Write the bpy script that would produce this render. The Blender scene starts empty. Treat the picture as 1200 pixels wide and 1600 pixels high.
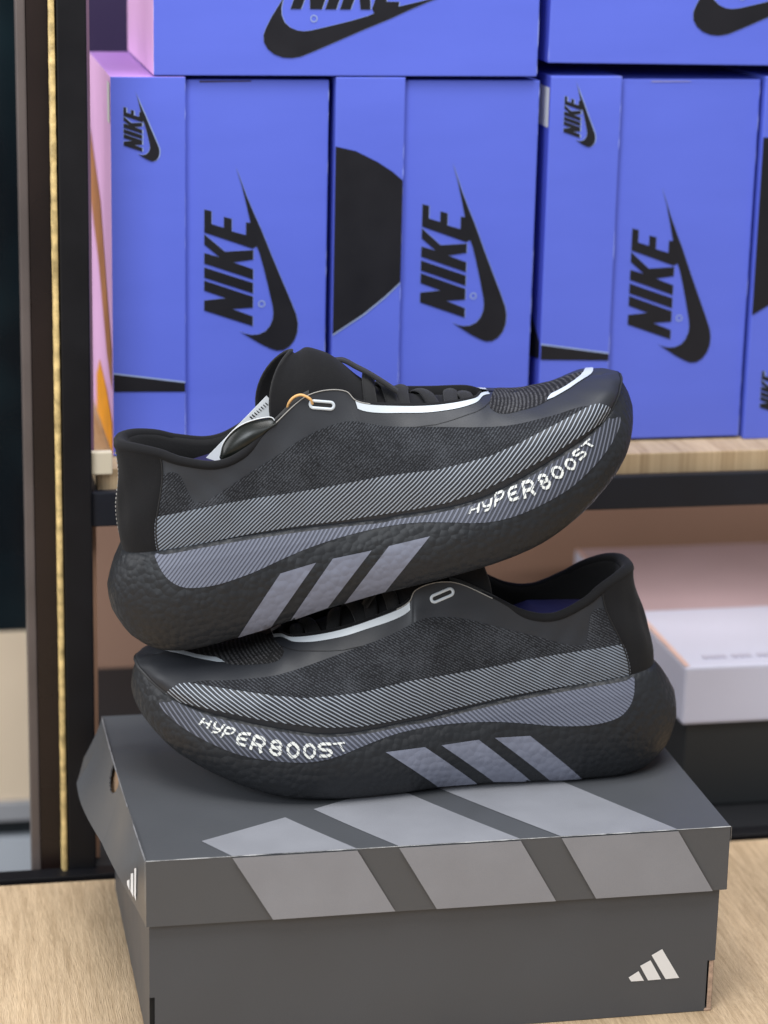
import bpy, bmesh, math, random
import numpy as np
from mathutils import Vector, Matrix, Euler
from mathutils.bvhtree import BVHTree
from mathutils.geometry import tessellate_polygon
S = bpy.context.scene
COL = S.collection
rad = math.radians
# ------------------------------------------------------------------ camera
CAMP = (3752.0, 0.2755, 0.2012, 0.0227, -0.1203, -1.2283, 0.6713)
def cam_basis():
    f, pi, ya, ro = CAMP[:4]
    cp, sp = math.cos(pi), math.sin(pi); cy, sy = math.cos(ya), math.sin(ya)
    fw = Vector((sy*cp, cy*cp, -sp)); r = Vector((cy, -sy, 0)); u = r.cross(fw)
    cr, sr = math.cos(ro), math.sin(ro)
    return cr*r+sr*u, -sr*r+cr*u, fw
cam_r, cam_u, cam_f = cam_basis()
cd = bpy.data.cameras.new('camera'); cam = bpy.data.objects.new('camera', cd); COL.objects.link(cam)
M4 = Matrix((cam_r, cam_u, -cam_f)).transposed().to_4x4(); M4.translation = Vector(CAMP[4:7])
cam.matrix_world = M4
cd.sensor_fit = 'HORIZONTAL'; cd.sensor_width = 36; cd.lens = CAMP[0]/1200*36
cd.clip_start = .05; cd.clip_end = 60
cd.dof.use_dof = True; cd.dof.focus_distance = 1.40; cd.dof.aperture_fstop = 8.0
S.camera = cam
S.render.resolution_x = 768; S.render.resolution_y = 1024
S.view_settings.view_transform = 'Standard'; S.view_settings.look = 'None'
S.view_settings.exposure = 0.0; S.view_settings.gamma = 1
# ------------------------------------------------------------------ light
W = bpy.data.worlds.new('World'); S.world = W; W.use_nodes = True
bg = W.node_tree.nodes['Background']; bg.inputs[0].default_value = (.96, .97, 1, 1); bg.inputs[1].default_value = .38
def area(name, loc, target, size, power, color, sy=None):
    l = bpy.data.lights.new(name, 'AREA'); l.energy = power; l.color = color; l.size = size
    if sy: l.shape = 'RECTANGLE'; l.size_y = sy
    o = bpy.data.objects.new(name, l); COL.objects.link(o); o.location = loc
    o.rotation_euler = (Vector(target)-Vector(loc)).to_track_quat('-Z', 'Y').to_euler()
    return o
area('ceiling_panel', (.1, -.6, 2.1), (.15, .15, .2), 1.3, 31, (1, .98, .95), .9)
area('side_fill', (-1.1, .42, .75), (.1, .42, .3), .9, 8, (.98, .98, 1), .8)  # unseen side light, added to brighten the pink box side and lower bay
area('bay_strip', (.52, .36, .236), (.52, .50, .05), 1.0, 1.0, (1, .93, .88), .03)
area('front_fill', (-1.3, -1.5, 1.3), (.15, .1, .2), .9, 26, (.88, .94, 1))  # unseen fill from the left front, added to lift the front faces
area('rack_fill', (.3, .1, 1.25), (.2, .35, .3), .8, 5, (.9, .93, 1), .2)  # unseen extra light, added above to brighten the blue boxes
# ------------------------------------------------------------------ helpers
def link(o, parent=None):
    COL.objects.link(o)
    if parent: o.parent = parent
    return o
def empty(name, loc, label, cat, group=None, rot=(0, 0, 0)):
    o = bpy.data.objects.new(name, None); COL.objects.link(o)
    o.empty_display_size = .02
    o.location = loc; o.rotation_euler = rot; o['label'] = label; o['category'] = cat
    if group: o['group'] = group
    return o
def tag(o, label, cat, group=None):
    o['label'] = label; o['category'] = cat
    if group: o['group'] = group
    return o
def mesh(name, verts, faces, m, parent=None, smooth=False, fm=None):
    me = bpy.data.meshes.new(name); me.from_pydata([tuple(v) for v in verts], [], [tuple(f) for f in faces])
    for k in (m if isinstance(m, (list, tuple)) else [m]): me.materials.append(k)
    if fm:
        for i, k in enumerate(fm): me.polygons[i].material_index = k
    if smooth: me.polygons.foreach_set('use_smooth', [True]*len(me.polygons))
    me.update()
    return link(bpy.data.objects.new(name, me), parent)
def from_bm(name, bm, m, parent=None, smooth=False, rn=True):
    if rn: bmesh.ops.recalc_face_normals(bm, faces=bm.faces)
    me = bpy.data.meshes.new(name); bm.to_mesh(me); bm.free()
    for k in (m if isinstance(m, (list, tuple)) else [m]): me.materials.append(k)
    if smooth: me.polygons.foreach_set('use_smooth', [True]*len(me.polygons))
    return link(bpy.data.objects.new(name, me), parent)
def bx(bm, lo, hi, bev=0, mi=0):
    r = bmesh.ops.create_cube(bm, size=1)
    vs = r['verts']
    for v in vs:
        v.co = Vector([lo[i]+(v.co[i]+.5)*(hi[i]-lo[i]) for i in range(3)])
    fs = list({f for v in vs for f in v.link_faces})
    for f in fs: f.material_index = mi
    if bev:
        es = list({e for v in vs for e in v.link_edges})
        rr = bmesh.ops.bevel(bm, geom=es, offset=bev, segments=2, profile=.6, affect='EDGES')
        for f in rr['faces']: f.material_index = mi
def box(name, lo, hi, m, parent=None, bev=0):
    bm = bmesh.new(); bx(bm, lo, hi, bev); return from_bm(name, bm, m, parent)
def rot2(P, a): return P
# ------------------------------------------------------------------ materials
def nt(m): return m.node_tree.nodes, m.node_tree.links
def MAT(name, col, rough=.6, spec=.5, var=0, vscale=20, bump=0, bscale=200, coat=0, btype='noise', sheen=0, metal=0, fleck=0, stretch=None):
    m = bpy.data.materials.new(name); m.use_nodes = True; N, L = nt(m)
    b = N['Principled BSDF']; b.inputs['Base Color'].default_value = (*col, 1); b.inputs['Roughness'].default_value = rough
    b.inputs['Specular IOR Level'].default_value = spec; b.inputs['Metallic'].default_value = metal
    b.inputs['Coat Weight'].default_value = coat; b.inputs['Coat Roughness'].default_value = .25
    if sheen: b.inputs['Sheen Weight'].default_value = sheen; b.inputs['Sheen Roughness'].default_value = .5
    tc = N.new('ShaderNodeTexCoord'); src = tc.outputs['Object']
    if stretch:
        mp = N.new('ShaderNodeMapping'); mp.inputs['Scale'].default_value = stretch; L.new(src, mp.inputs[0]); src = mp.outputs[0]
    if var:
        n = N.new('ShaderNodeTexNoise'); n.inputs['Scale'].default_value = vscale; n.inputs['Detail'].default_value = 5
        L.new(src, n.inputs[0])
        r = N.new('ShaderNodeMapRange'); r.inputs[1].default_value = .3; r.inputs[2].default_value = .7
        r.inputs[3].default_value = 1-var; r.inputs[4].default_value = 1+var; L.new(n.outputs[0], r.inputs[0])
        mx = N.new('ShaderNodeVectorMath'); mx.operation = 'SCALE'; mx.inputs[0].default_value = col; L.new(r.outputs[0], mx.inputs['Scale'])
        L.new(mx.outputs[0], b.inputs['Base Color'])
        r2 = N.new('ShaderNodeMapRange'); r2.inputs[1].default_value = .3; r2.inputs[2].default_value = .7
        r2.inputs[3].default_value = rough-.07; r2.inputs[4].default_value = min(1, rough+.07); L.new(n.outputs[0], r2.inputs[0]); L.new(r2.outputs[0], b.inputs['Roughness'])
    if bump:
        if btype == 'noise':
            t = N.new('ShaderNodeTexNoise'); t.inputs['Detail'].default_value = 4
        else:
            t = N.new('ShaderNodeTexVoronoi'); t.feature = 'SMOOTH_F1'; t.inputs['Smoothness'].default_value = .12; t.inputs['Randomness'].default_value = .8
        t.inputs['Scale'].default_value = bscale; L.new(src, t.inputs[0])
        bp = N.new('ShaderNodeBump'); bp.inputs['Strength'].default_value = 1; bp.inputs['Distance'].default_value = bump
        if btype != 'noise': bp.invert = True
        L.new(t.outputs[0], bp.inputs['Height']); L.new(bp.outputs[0], b.inputs['Normal'])
    return m
def mth(N, L, op, a, b=None, c=None):
    n = N.new('ShaderNodeMath'); n.operation = op
    for i, x in enumerate((a, b, c)):
        if x is None: continue
        if isinstance(x, (int, float)): n.inputs[i].default_value = x
        else: L.new(x, n.inputs[i])
    return n.outputs[0]
def STRIPE(name, F, G0, G1, duty0, duty1, ca0, cb0, ca1, cb1, rough=.5, bump=0.0003):
    """printed diagonal lines: cycles = F*|x| - (G0-G1*|x|)*z, duty and colours drift from heel (0) to toe (1)"""
    m = bpy.data.materials.new(name); m.use_nodes = True; N, L = nt(m); b = N['Principled BSDF']
    b.inputs['Roughness'].default_value = rough
    tc = N.new('ShaderNodeTexCoord'); sp = N.new('ShaderNodeSeparateXYZ'); L.new(tc.outputs['Object'], sp.inputs[0])
    x = mth(N, L, 'ABSOLUTE', sp.outputs[0]); z = sp.outputs[2]
    ns = N.new('ShaderNodeTexNoise'); ns.inputs['Scale'].default_value = 35; L.new(tc.outputs['Object'], ns.inputs[0])
    g = mth(N, L, 'SUBTRACT', G0, mth(N, L, 'MULTIPLY', x, G1))
    ph = mth(N, L, 'SUBTRACT', mth(N, L, 'MULTIPLY', x, F), mth(N, L, 'MULTIPLY', g, z))
    ph = mth(N, L, 'ADD', ph, mth(N, L, 'MULTIPLY', ns.outputs[0], .7))
    fr = mth(N, L, 'FRACT', ph)
    tri = mth(N, L, 'MULTIPLY', mth(N, L, 'ABSOLUTE', mth(N, L, 'SUBTRACT', fr, .5)), 2)   # 1 at line centre
    t = mth(N, L, 'MULTIPLY', x, 3.0); t = mth(N, L, 'MINIMUM', t, 1)
    th = mth(N, L, 'ADD', mth(N, L, 'MULTIPLY', t, (1-duty1)-(1-duty0)), 1-duty0)
    d = mth(N, L, 'SUBTRACT', tri, th)
    mk = N.new('ShaderNodeMapRange'); mk.inputs[1].default_value = -.1; mk.inputs[2].default_value = .1; L.new(d, mk.inputs[0])
    def mix(f, a, c):
        n = N.new('ShaderNodeMix'); n.data_type = 'RGBA'; L.new(f, n.inputs[0])
        for i, q in ((6, a), (7, c)):
            if isinstance(q, tuple): n.inputs[i].default_value = (*q, 1)
            else: L.new(q, n.inputs[i])
        return n.outputs[2]
    A = mix(t, ca0, ca1); B = mix(t, cb0, cb1)
    c = mix(mk.outputs[0], B, A); L.new(c, b.inputs['Base Color'])
    bp = N.new('ShaderNodeBump'); bp.inputs['Strength'].default_value = 1; bp.inputs['Distance'].default_value = bump
    L.new(mk.outputs[0], bp.inputs['Height']); L.new(bp.outputs[0], b.inputs['Normal'])
    return m
def KNIT(name, base, fleckc, fs=900, ws=420, thr=.6):
    m = bpy.data.materials.new(name); m.use_nodes = True; N, L = nt(m); b = N['Principled BSDF']
    b.inputs['Roughness'].default_value = .85; b.inputs['Specular IOR Level'].default_value = .25
    tc = N.new('ShaderNodeTexCoord'); sp = N.new('ShaderNodeSeparateXYZ'); L.new(tc.outputs['Object'], sp.inputs[0])
    x = mth(N, L, 'ABSOLUTE', sp.outputs[0])
    n = N.new('ShaderNodeTexNoise'); n.inputs['Scale'].default_value = fs; n.inputs['Detail'].default_value = 2; L.new(tc.outputs['Object'], n.inputs[0])
    n2 = N.new('ShaderNodeTexNoise'); n2.inputs['Scale'].default_value = 45; n2.inputs['Detail'].default_value = 3; L.new(tc.outputs['Object'], n2.inputs[0])
    ph = mth(N, L, 'SUBTRACT', mth(N, L, 'MULTIPLY', x, ws*.55), mth(N, L, 'MULTIPLY', sp.outputs[2], ws))
    w = mth(N, L, 'SINE', mth(N, L, 'MULTIPLY', ph, 6.283))
    w = mth(N, L, 'ADD', mth(N, L, 'MULTIPLY', w, .28), .72)
    s = mth(N, L, 'MULTIPLY', w, n.outputs[0])
    s = mth(N, L, 'ADD', s, mth(N, L, 'MULTIPLY', mth(N, L, 'SUBTRACT', n2.outputs[0], .5), .5))
    r = N.new('ShaderNodeMapRange'); r.inputs[1].default_value = thr-.22; r.inputs[2].default_value = thr+.10; L.new(s, r.inputs[0])
    mx = N.new('ShaderNodeMix'); mx.data_type = 'RGBA'; L.new(r.outputs[0], mx.inputs[0])
    mx.inputs[6].default_value = (*base, 1); mx.inputs[7].default_value = (*fleckc, 1); L.new(mx.outputs[2], b.inputs['Base Color'])
    bp = N.new('ShaderNodeBump'); bp.inputs['Strength'].default_value = .8; bp.inputs['Distance'].default_value = .0004
    L.new(s, bp.inputs['Height']); L.new(bp.outputs[0], b.inputs['Normal'])
    return m
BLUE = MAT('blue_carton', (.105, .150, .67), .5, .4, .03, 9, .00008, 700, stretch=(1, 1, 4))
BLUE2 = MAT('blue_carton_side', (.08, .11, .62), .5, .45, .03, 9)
PINK = MAT('pink_carton', (.86, .50, .82), .55, .4, .04, 12)
LILAC = MAT('lilac_carton', (.50, .28, .70), .55, .4, .04, 12)
GOLD_INK = MAT('gold_ink', (.55, .24, .10), .35, .5, .15, 30)
ORANGE = MAT('orange_ink', (.95, .38, .02), .5, .4, .1, 60)
BLACK_INK = MAT('black_ink', (.010, .010, .014), .5, .3, .1, 40)
BLUE_WEAR = MAT('blue_wear', (.30, .36, .82), .6, .3, .1, 60)
SILVER_INK = MAT('silver_ink', (.32, .40, .62), .45, .5, .08, 60)
WHITE_LABEL = MAT('white_label', (.8, .8, .76), .5)
GREY_CARTON = MAT('grey_carton', (.078, .083, .092), .36, .5, .04, 14, .00006, 900)
GREY_CARTON2 = MAT('grey_carton_body', (.074, .079, .089), .48, .4, .04, 14, .00006, 900)
LIGHT_GREY = MAT('light_grey_print', (.25, .257, .285), .45, .5, .05, 30, .00015, 1400)
KRAFT = MAT('kraft_board', (.30, .20, .125), .8, .3, .15, 60)
KRAFT_EDGE = MAT('kraft_edge', (.45, .32, .24), .8, .3, .3, 300)
FOLD = MAT('rubbed_fold', (.19, .19, .20), .4, .5, .2, 200)
WORN = MAT('worn_edge', (.42, .42, .42), .6, .3, .35, 250)
WHITE_INK = MAT('white_ink', (.80, .81, .82), .5)
BLACK_METAL = MAT('black_metal', (.007, .007, .009), .45, .25, .15, 30)
BROWN_METAL = MAT('brown_metal', (.014, .008, .007), .3, .4, .3, 10)
GREY_TRIM = MAT('grey_trim', (.11, .09, .085), .4, .5, .15, 20)
GOLD = MAT('gold_trim', (.62, .46, .20), .35, .5, .45, 110, .0006, 160, stretch=(1, 1, 1.2))
SHELF_BROWN = MAT('brown_panel', (.33, .20, .145), .6, .4, .08, 6)
BLACK_RAIL = MAT('black_rail', (.010, .012, .019), .45, .3, .1, 30)
FILM = MAT('matte_film', (.0235, .026, .032), .50, .40, .03, 40, .00004, 1500)
FOAM = MAT('black_foam', (.0135, .0155, .019), .5, .38, .05, 60, .0007, 225, btype='vor')
STRIPE_FOAM = MAT('grey_foam_print', (.175, .188, .245), .48, .4, .05, 60, .0006, 205, btype='vor')
RUBBER = MAT('rubber', (.030, .032, .035), .45, .5, .1, 50)
FABRIC = MAT('black_fabric', (.0095, .0095, .0108), .9, .2, .1, 300, .0002, 1400, sheen=.05)
LINING = MAT('lining_fabric', (.010, .010, .011), .9, .2, .1, 300, .0002, 900, sheen=.1)
NAVY = MAT('navy_insole', (.022, .020, .075), .6, .3, .1, 100)
LACE = MAT('lace_weave', (.014, .014, .015), .85, .25, .25, 700, .00025, 1600, sheen=.1)
REFLECT = MAT('reflective_white', (.56, .61, .66), .32, .5, .05, 40, .00005, 600)
KNIT_M = KNIT('knit_mesh', (.0110, .0118, .0145), (.066, .072, .084), thr=.50, ws=620, fs=1100)
MESH_M = KNIT('open_mesh', (.010, .010, .011), (.085, .085, .09), fs=900, ws=520, thr=.55)
BAND_UP = STRIPE('line_print_upper', 228, 580, 650, .54, .27, (.20, .235, .29), (.018, .020, .026), (.44, .49, .56), (.017, .019, .025))
BAND_LO = STRIPE('line_print_midsole', 270, 487, 750, .70, .34, (.158, .174, .232), (.070, .078, .112), (.125, .137, .18), (.022, .025, .034))
TEXT_M = STRIPE('letter_print', 270, 487, 750, .80, .78, (.68, .70, .68), (.16, .17, .2), (.72, .74, .70), (.16, .17, .2), bump=.0001)
CARD_W = MAT('white_card', (.72, .75, .78), .5)
CARD_B = MAT('black_card', (.010, .012, .010), .32, .4, .3, 40)
CORD = MAT('tan_cord', (.72, .42, .16), .6)
SEAM = MAT('seam_line', (.006, .006, .007), .7)
PALE_EDGE = MAT('pale_cut_edge', (.33, .32, .30), .6)
OV = {
 'knit': [(0.0616, -0.0336, 0.0809), (0.0649, -0.0325, 0.0847), (0.0712, -0.0335, 0.0841), (0.0808, -0.0333, 0.0861), (0.098, -0.0321, 0.0912), (0.1171, -0.0313, 0.0959), (0.1386, -0.0307, 0.1022), (0.1546, -0.03, 0.1035), (0.1652, -0.0303, 0.1024), (0.1742, -0.0309, 0.0976), (0.186, -0.0318, 0.0918), (0.2108, -0.0341, 0.0841), (0.239, -0.0375, 0.0752), (0.2535, -0.0389, 0.0719), (0.2673, -0.0365, 0.0699), (0.2811, -0.0343, 0.0683), (0.2956, -0.0303, 0.0674), (0.3033, -0.0291, 0.0653), (0.2934, -0.0358, 0.0638), (0.2822, -0.0409, 0.0632), (0.2607, -0.0473, 0.0616), (0.2353, -0.0488, 0.06), (0.2097, -0.0473, 0.061), (0.1798, -0.0441, 0.0637), (0.1465, -0.0389, 0.0674), (0.1171, -0.0365, 0.0726), (0.0876, -0.0341, 0.0771)],
 'heelknit': [(0.0366, -0.0284, 0.083), (0.0396, -0.0273, 0.0922), (0.0437, -0.0263, 0.0986), (0.0486, -0.0261, 0.103), (0.0537, -0.0273, 0.1057), (0.0583, -0.0284, 0.1056), (0.0616, -0.0294, 0.1028), (0.0624, -0.0302, 0.0971), (0.0629, -0.0309, 0.0915), (0.0638, -0.0321, 0.0862), (0.0666, -0.0334, 0.082), (0.0652, -0.0339, 0.0802), (0.0502, -0.0317, 0.0813)],
 'band': [(0.0367, -0.0284, 0.0834), (0.0506, -0.0315, 0.0824), (0.0618, -0.0334, 0.0816), (0.0806, -0.0347, 0.0797), (0.0992, -0.034, 0.0768), (0.1176, -0.0364, 0.0741), (0.1436, -0.0381, 0.0706), (0.1735, -0.042, 0.0677), (0.2037, -0.0465, 0.0628), (0.2226, -0.0482, 0.0617), (0.2358, -0.0483, 0.0613), (0.2545, -0.047, 0.0628), (0.2775, -0.0409, 0.0648), (0.2922, -0.0345, 0.0655), (0.3022, -0.0292, 0.0657), (0.3075, -0.0273, 0.0647), (0.3129, -0.0255, 0.0608), (0.3154, -0.0181, 0.0554), (0.3119, -0.0223, 0.0541), (0.3088, -0.0259, 0.0533), (0.2892, -0.0418, 0.0534), (0.2649, -0.0493, 0.0498), (0.2439, -0.0516, 0.0466), (0.2235, -0.0517, 0.0438), (0.2041, -0.0495, 0.0428), (0.1854, -0.0463, 0.0442), (0.1669, -0.043, 0.0462), (0.1448, -0.0388, 0.0488), (0.1115, -0.0364, 0.0545), (0.093, -0.0357, 0.0574), (0.0742, -0.0353, 0.0596), (0.0554, -0.0345, 0.0617), (0.0333, -0.03, 0.0637)],
 'lower': [(0.0329, -0.0314, 0.0639), (0.0553, -0.0324, 0.061), (0.0728, 0.0398, 0.0366), (0.0927, 0.0402, 0.034), (0.1123, 0.041, 0.0305), (0.1477, 0.0439, 0.0228), (0.1717, 0.0482, 0.0173), (0.1918, 0.0508, 0.0131), (0.2123, 0.0526, 0.01), (0.2335, 0.0536, 0.0099), (0.2555, 0.0546, 0.0123), (0.2775, 0.0515, 0.0175), (0.3018, 0.0476, 0.0247), (0.308, -0.0289, 0.0531), (0.314, -0.0246, 0.052), (0.319, -0.0196, 0.0512), (0.3183, -0.0218, 0.0478), (0.3091, -0.0332, 0.0416), (0.2975, -0.0426, 0.0366), (0.2858, -0.0488, 0.0324), (0.274, -0.0532, 0.0287), (0.2609, -0.0565, 0.0268), (0.2464, -0.0586, 0.0254), (0.2324, -0.0595, 0.0252), (0.2177, -0.058, 0.0273), (0.2004, -0.0541, 0.0328), (0.1829, -0.0496, 0.0374), (0.1646, -0.0458, 0.0397), (0.1495, -0.0437, 0.0405), (0.1341, -0.0429, 0.041), (0.1183, -0.0431, 0.0408), (0.1022, -0.0434, 0.0394), (0.0859, -0.0441, 0.0374), (0.0721, -0.0443, 0.0369), (0.0605, -0.044, 0.0371), (0.0495, -0.0432, 0.039), (0.0426, -0.0421, 0.0414), (0.0375, -0.0402, 0.0459), (0.0346, -0.038, 0.0511), (0.0333, -0.0351, 0.0572)],
 'sA': [(0.099, -0.045, 0.032), (0.1207, -0.0459, 0.0318), (0.0837, -0.0396, 0.0004), (0.0638, -0.0381, 0.0004)],
 'sB': [(0.1306, -0.0463, 0.031), (0.1536, -0.0488, 0.0292), (0.1192, -0.0417, 0.0019), (0.0955, -0.0398, 0.0005)],
 'sC': [(0.1639, -0.0506, 0.0291), (0.188, -0.0544, 0.0282), (0.1541, -0.0454, 0.0015), (0.1292, -0.0414, 0.0009)],
 'vmesh': [(0.2451, -0.0237, 0.083), (0.249, -0.0139, 0.0846), (0.2572, 0.0181, 0.0806), (0.2629, 0.0193, 0.0784), (0.279, 0.0236, 0.0738), (0.2941, 0.0183, 0.0737), (0.3085, 0.0184, 0.0736), (0.3167, 0.0266, 0.0714), (0.3089, 0.0083, 0.0733), (0.297, -0.0057, 0.074), (0.2865, -0.0133, 0.074), (0.2798, -0.0198, 0.0737), (0.271, -0.0243, 0.0741), (0.2616, -0.0278, 0.0757), (0.2528, -0.0308, 0.0773), (0.2477, -0.0299, 0.0796)],
 'toeline': [(0.28, -0.0186, 0.0739), (0.2817, -0.0151, 0.0743), (0.2845, -0.0108, 0.0745), (0.2896, -0.0076, 0.0742), (0.2953, -0.0038, 0.0742), (0.302, 0.0019, 0.0743), (0.3074, 0.01, 0.0737), (0.3111, 0.0177, 0.0732), (0.3144, 0.0289, 0.0717), (0.3186, 0.0307, 0.0702), (0.3185, 0.0257, 0.071), (0.3164, 0.0165, 0.072), (0.3139, 0.011, 0.0722), (0.3101, 0.0039, 0.0733), (0.3055, -0.0011, 0.0739), (0.2972, -0.0082, 0.0737), (0.29, -0.0131, 0.0736), (0.2844, -0.0171, 0.0737)],
 'seamline': [(0.2474, -0.0192, 0.0838), (0.2431, -0.024, 0.0832), (0.2366, -0.0269, 0.0828), (0.2277, -0.0296, 0.0835), (0.2188, -0.0319, 0.0841), (0.2116, -0.0333, 0.0849), (0.2048, -0.0331, 0.0862), (0.1987, -0.0331, 0.0874), (0.1988, -0.0329, 0.0876), (0.2049, -0.0329, 0.0865), (0.2117, -0.0331, 0.0851), (0.2189, -0.0317, 0.0843), (0.2278, -0.0293, 0.0837), (0.2368, -0.0266, 0.083), (0.2429, -0.0235, 0.0834), (0.2472, -0.0186, 0.084)],
 'vmark': [(0.2493, 0.0156, 0.084), (0.2527, 0.0155, 0.0829), (0.2557, 0.0184, 0.0811), (0.2561, 0.0183, 0.081), (0.2519, 0.015, 0.0832)],
 'eyelet': [(0.1476, -0.0264, 0.1174), (0.1566, -0.0266, 0.1136)],
 'textT': [((0.2126, -0.055, 0.0338), (0.2193, -0.056, 0.0331), (0.2215, -0.0535, 0.0377), (0.2157, -0.0535, 0.0368)), ((0.221, -0.0563, 0.0326), (0.2261, -0.0567, 0.0326), (0.2294, -0.0537, 0.0383), (0.2226, -0.0536, 0.0377)), ((0.2283, -0.0564, 0.0334), (0.2341, -0.0561, 0.0346), (0.2378, -0.0527, 0.0408), (0.2313, -0.0526, 0.0402)), ((0.2372, -0.0567, 0.0333), (0.2444, -0.0564, 0.0336), (0.2456, -0.0528, 0.0411), (0.2388, -0.0529, 0.0406)), ((0.246, -0.0567, 0.0327), (0.2541, -0.056, 0.033), (0.2549, -0.0524, 0.0415), (0.2479, -0.0524, 0.0418)), ((0.2582, -0.0555, 0.0331), (0.2645, -0.0544, 0.0339), (0.2636, -0.0512, 0.0423), (0.2567, -0.052, 0.042)), ((0.2675, -0.0534, 0.0355), (0.2744, -0.0512, 0.0374), (0.272, -0.0489, 0.0441), (0.265, -0.0508, 0.0429)), ((0.2769, -0.0506, 0.0372), (0.283, -0.0483, 0.0389), (0.2808, -0.0463, 0.0452), (0.2741, -0.0485, 0.044)), ((0.2841, -0.0473, 0.0407), (0.2909, -0.044, 0.0428), (0.2869, -0.0433, 0.0477), (0.2806, -0.0456, 0.0467)), ((0.2916, -0.0432, 0.0444), (0.2981, -0.0393, 0.0461), (0.2943, -0.0392, 0.0498), (0.2879, -0.0428, 0.048))],
 'textB': [((0.2971, -0.0405, 0.0441), (0.2917, -0.0439, 0.0422), (0.2892, -0.0431, 0.0465), (0.2943, -0.0403, 0.0478)), ((0.291, -0.0449, 0.0403), (0.2859, -0.0469, 0.0401), (0.2818, -0.0461, 0.0452), (0.2878, -0.0435, 0.0466)), ((0.2851, -0.0478, 0.0382), (0.2792, -0.0495, 0.0387), (0.2751, -0.0486, 0.0434), (0.2814, -0.0464, 0.0447)), ((0.2769, -0.0512, 0.035), (0.2702, -0.0533, 0.0338), (0.2664, -0.0512, 0.0415), (0.2748, -0.0494, 0.042)), ((0.269, -0.0539, 0.0327), (0.2611, -0.0559, 0.0306), (0.2581, -0.0536, 0.0387), (0.2656, -0.0515, 0.0412)), ((0.2579, -0.0564, 0.0303), (0.2502, -0.0577, 0.0284), (0.2488, -0.0549, 0.0372), (0.2565, -0.0537, 0.0387)), ((0.2474, -0.0579, 0.0284), (0.2402, -0.0587, 0.0271), (0.2391, -0.0556, 0.0358), (0.2472, -0.0547, 0.0375)), ((0.2373, -0.0586, 0.0277), (0.2304, -0.0589, 0.0268), (0.2297, -0.0556, 0.0351), (0.2379, -0.0554, 0.0361)), ((0.2291, -0.0585, 0.028), (0.2204, -0.0582, 0.0275), (0.2197, -0.0548, 0.0353), (0.2292, -0.0552, 0.0358)), ((0.2162, -0.0568, 0.0303), (0.2108, -0.0563, 0.0304), (0.2131, -0.0542, 0.0353), (0.2202, -0.055, 0.035))],
 'sidebars': [(-0.005, 0.057, 0.0829), (-0.004, 0.0513, 0.0862), (-0.0042, 0.0493, 0.0803), (-0.005, 0.0562, 0.0809), (-0.0034, 0.0492, 0.0908), (-0.0026, 0.0422, 0.0942), (-0.003, 0.0389, 0.0806), (-0.0039, 0.0469, 0.081), (-0.0022, 0.04, 0.098), (-0.0017, 0.0338, 0.1011), (-0.0022, 0.0317, 0.0814), (-0.0027, 0.0375, 0.0824)],
 'cord': [(0.1082, 0.1062, 0.3527), (0.1067, 0.1051, 0.3558), (0.102, 0.1059, 0.3582), (0.0979, 0.1071, 0.357), (0.095, 0.1087, 0.3533), (0.0943, 0.112, 0.3477), (0.0948, 0.1155, 0.342)],
}
# ------------------------------------------------------------------ table
def wood(name, ca, cb, sx=1, sy=1, rough=.5, ang=0, dist=.0004):
    m = bpy.data.materials.new(name); m.use_nodes = True; N, L = nt(m); b = N['Principled BSDF']; b.inputs['Roughness'].default_value = rough
    tc = N.new('ShaderNodeTexCoord'); mp = N.new('ShaderNodeMapping'); mp.inputs['Rotation'].default_value = (0, 0, ang)
    mp2 = N.new('ShaderNodeMapping'); mp2.inputs['Scale'].default_value = (sx, sy, 1)
    L.new(tc.outputs['Object'], mp.inputs[0]); L.new(mp.outputs[0], mp2.inputs[0])
    n = N.new('ShaderNodeTexNoise'); n.inputs['Scale'].default_value = 1; n.inputs['Detail'].default_value = 6; n.inputs['Distortion'].default_value = .6; L.new(mp2.outputs[0], n.inputs[0])
    n2 = N.new('ShaderNodeTexNoise'); n2.inputs['Scale'].default_value = 4.5; n2.inputs['Detail'].default_value = 3; L.new(mp2.outputs[0], n2.inputs[0])
    f = mth(N, L, 'ADD', mth(N, L, 'MULTIPLY', n.outputs[0], .6), mth(N, L, 'MULTIPLY', n2.outputs[0], .4))
    r = N.new('ShaderNodeValToRGB'); L.new(f, r.inputs[0])
    r.color_ramp.elements[0].position = .36; r.color_ramp.elements[0].color = (*ca, 1)
    r.color_ramp.elements[1].position = .58; r.color_ramp.elements[1].color = (*cb, 1)
    n3 = N.new('ShaderNodeTexNoise'); n3.inputs['Scale'].default_value = 1; n3.inputs['Detail'].default_value = 4; mp3 = N.new('ShaderNodeMapping'); mp3.inputs['Scale'].default_value = (28, 4, 1); L.new(mp.outputs[0], mp3.inputs[0]); L.new(mp3.outputs[0], n3.inputs[0])
    r3 = N.new('ShaderNodeMapRange'); r3.inputs[1].default_value = .3; r3.inputs[2].default_value = .7; r3.inputs[3].default_value = .84; r3.inputs[4].default_value = 1.1; L.new(n3.outputs[0], r3.inputs[0])
    vm = N.new('ShaderNodeVectorMath'); vm.operation = 'SCALE'; L.new(r.outputs[0], vm.inputs[0]); L.new(r3.outputs[0], vm.inputs['Scale']); L.new(vm.outputs[0], b.inputs['Base Color'])
    bp = N.new('ShaderNodeBump'); bp.inputs['Strength'].default_value = 1; bp.inputs['Distance'].default_value = dist
    L.new(n2.outputs[0], bp.inputs['Height']); L.new(bp.outputs[0], b.inputs['Normal'])
    return m
OAK = wood('oak_table', (.55, .39, .235), (.77, .575, .37), 400, 20, .5, dist=.0014)
OAK2 = wood('oak_shelf', (.38, .265, .15), (.56, .42, .26), 150, 10, .55)
t = empty('table', (.1, 0, 0), 'pale oak table top that the dark shoe box stands on', 'table')
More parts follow.
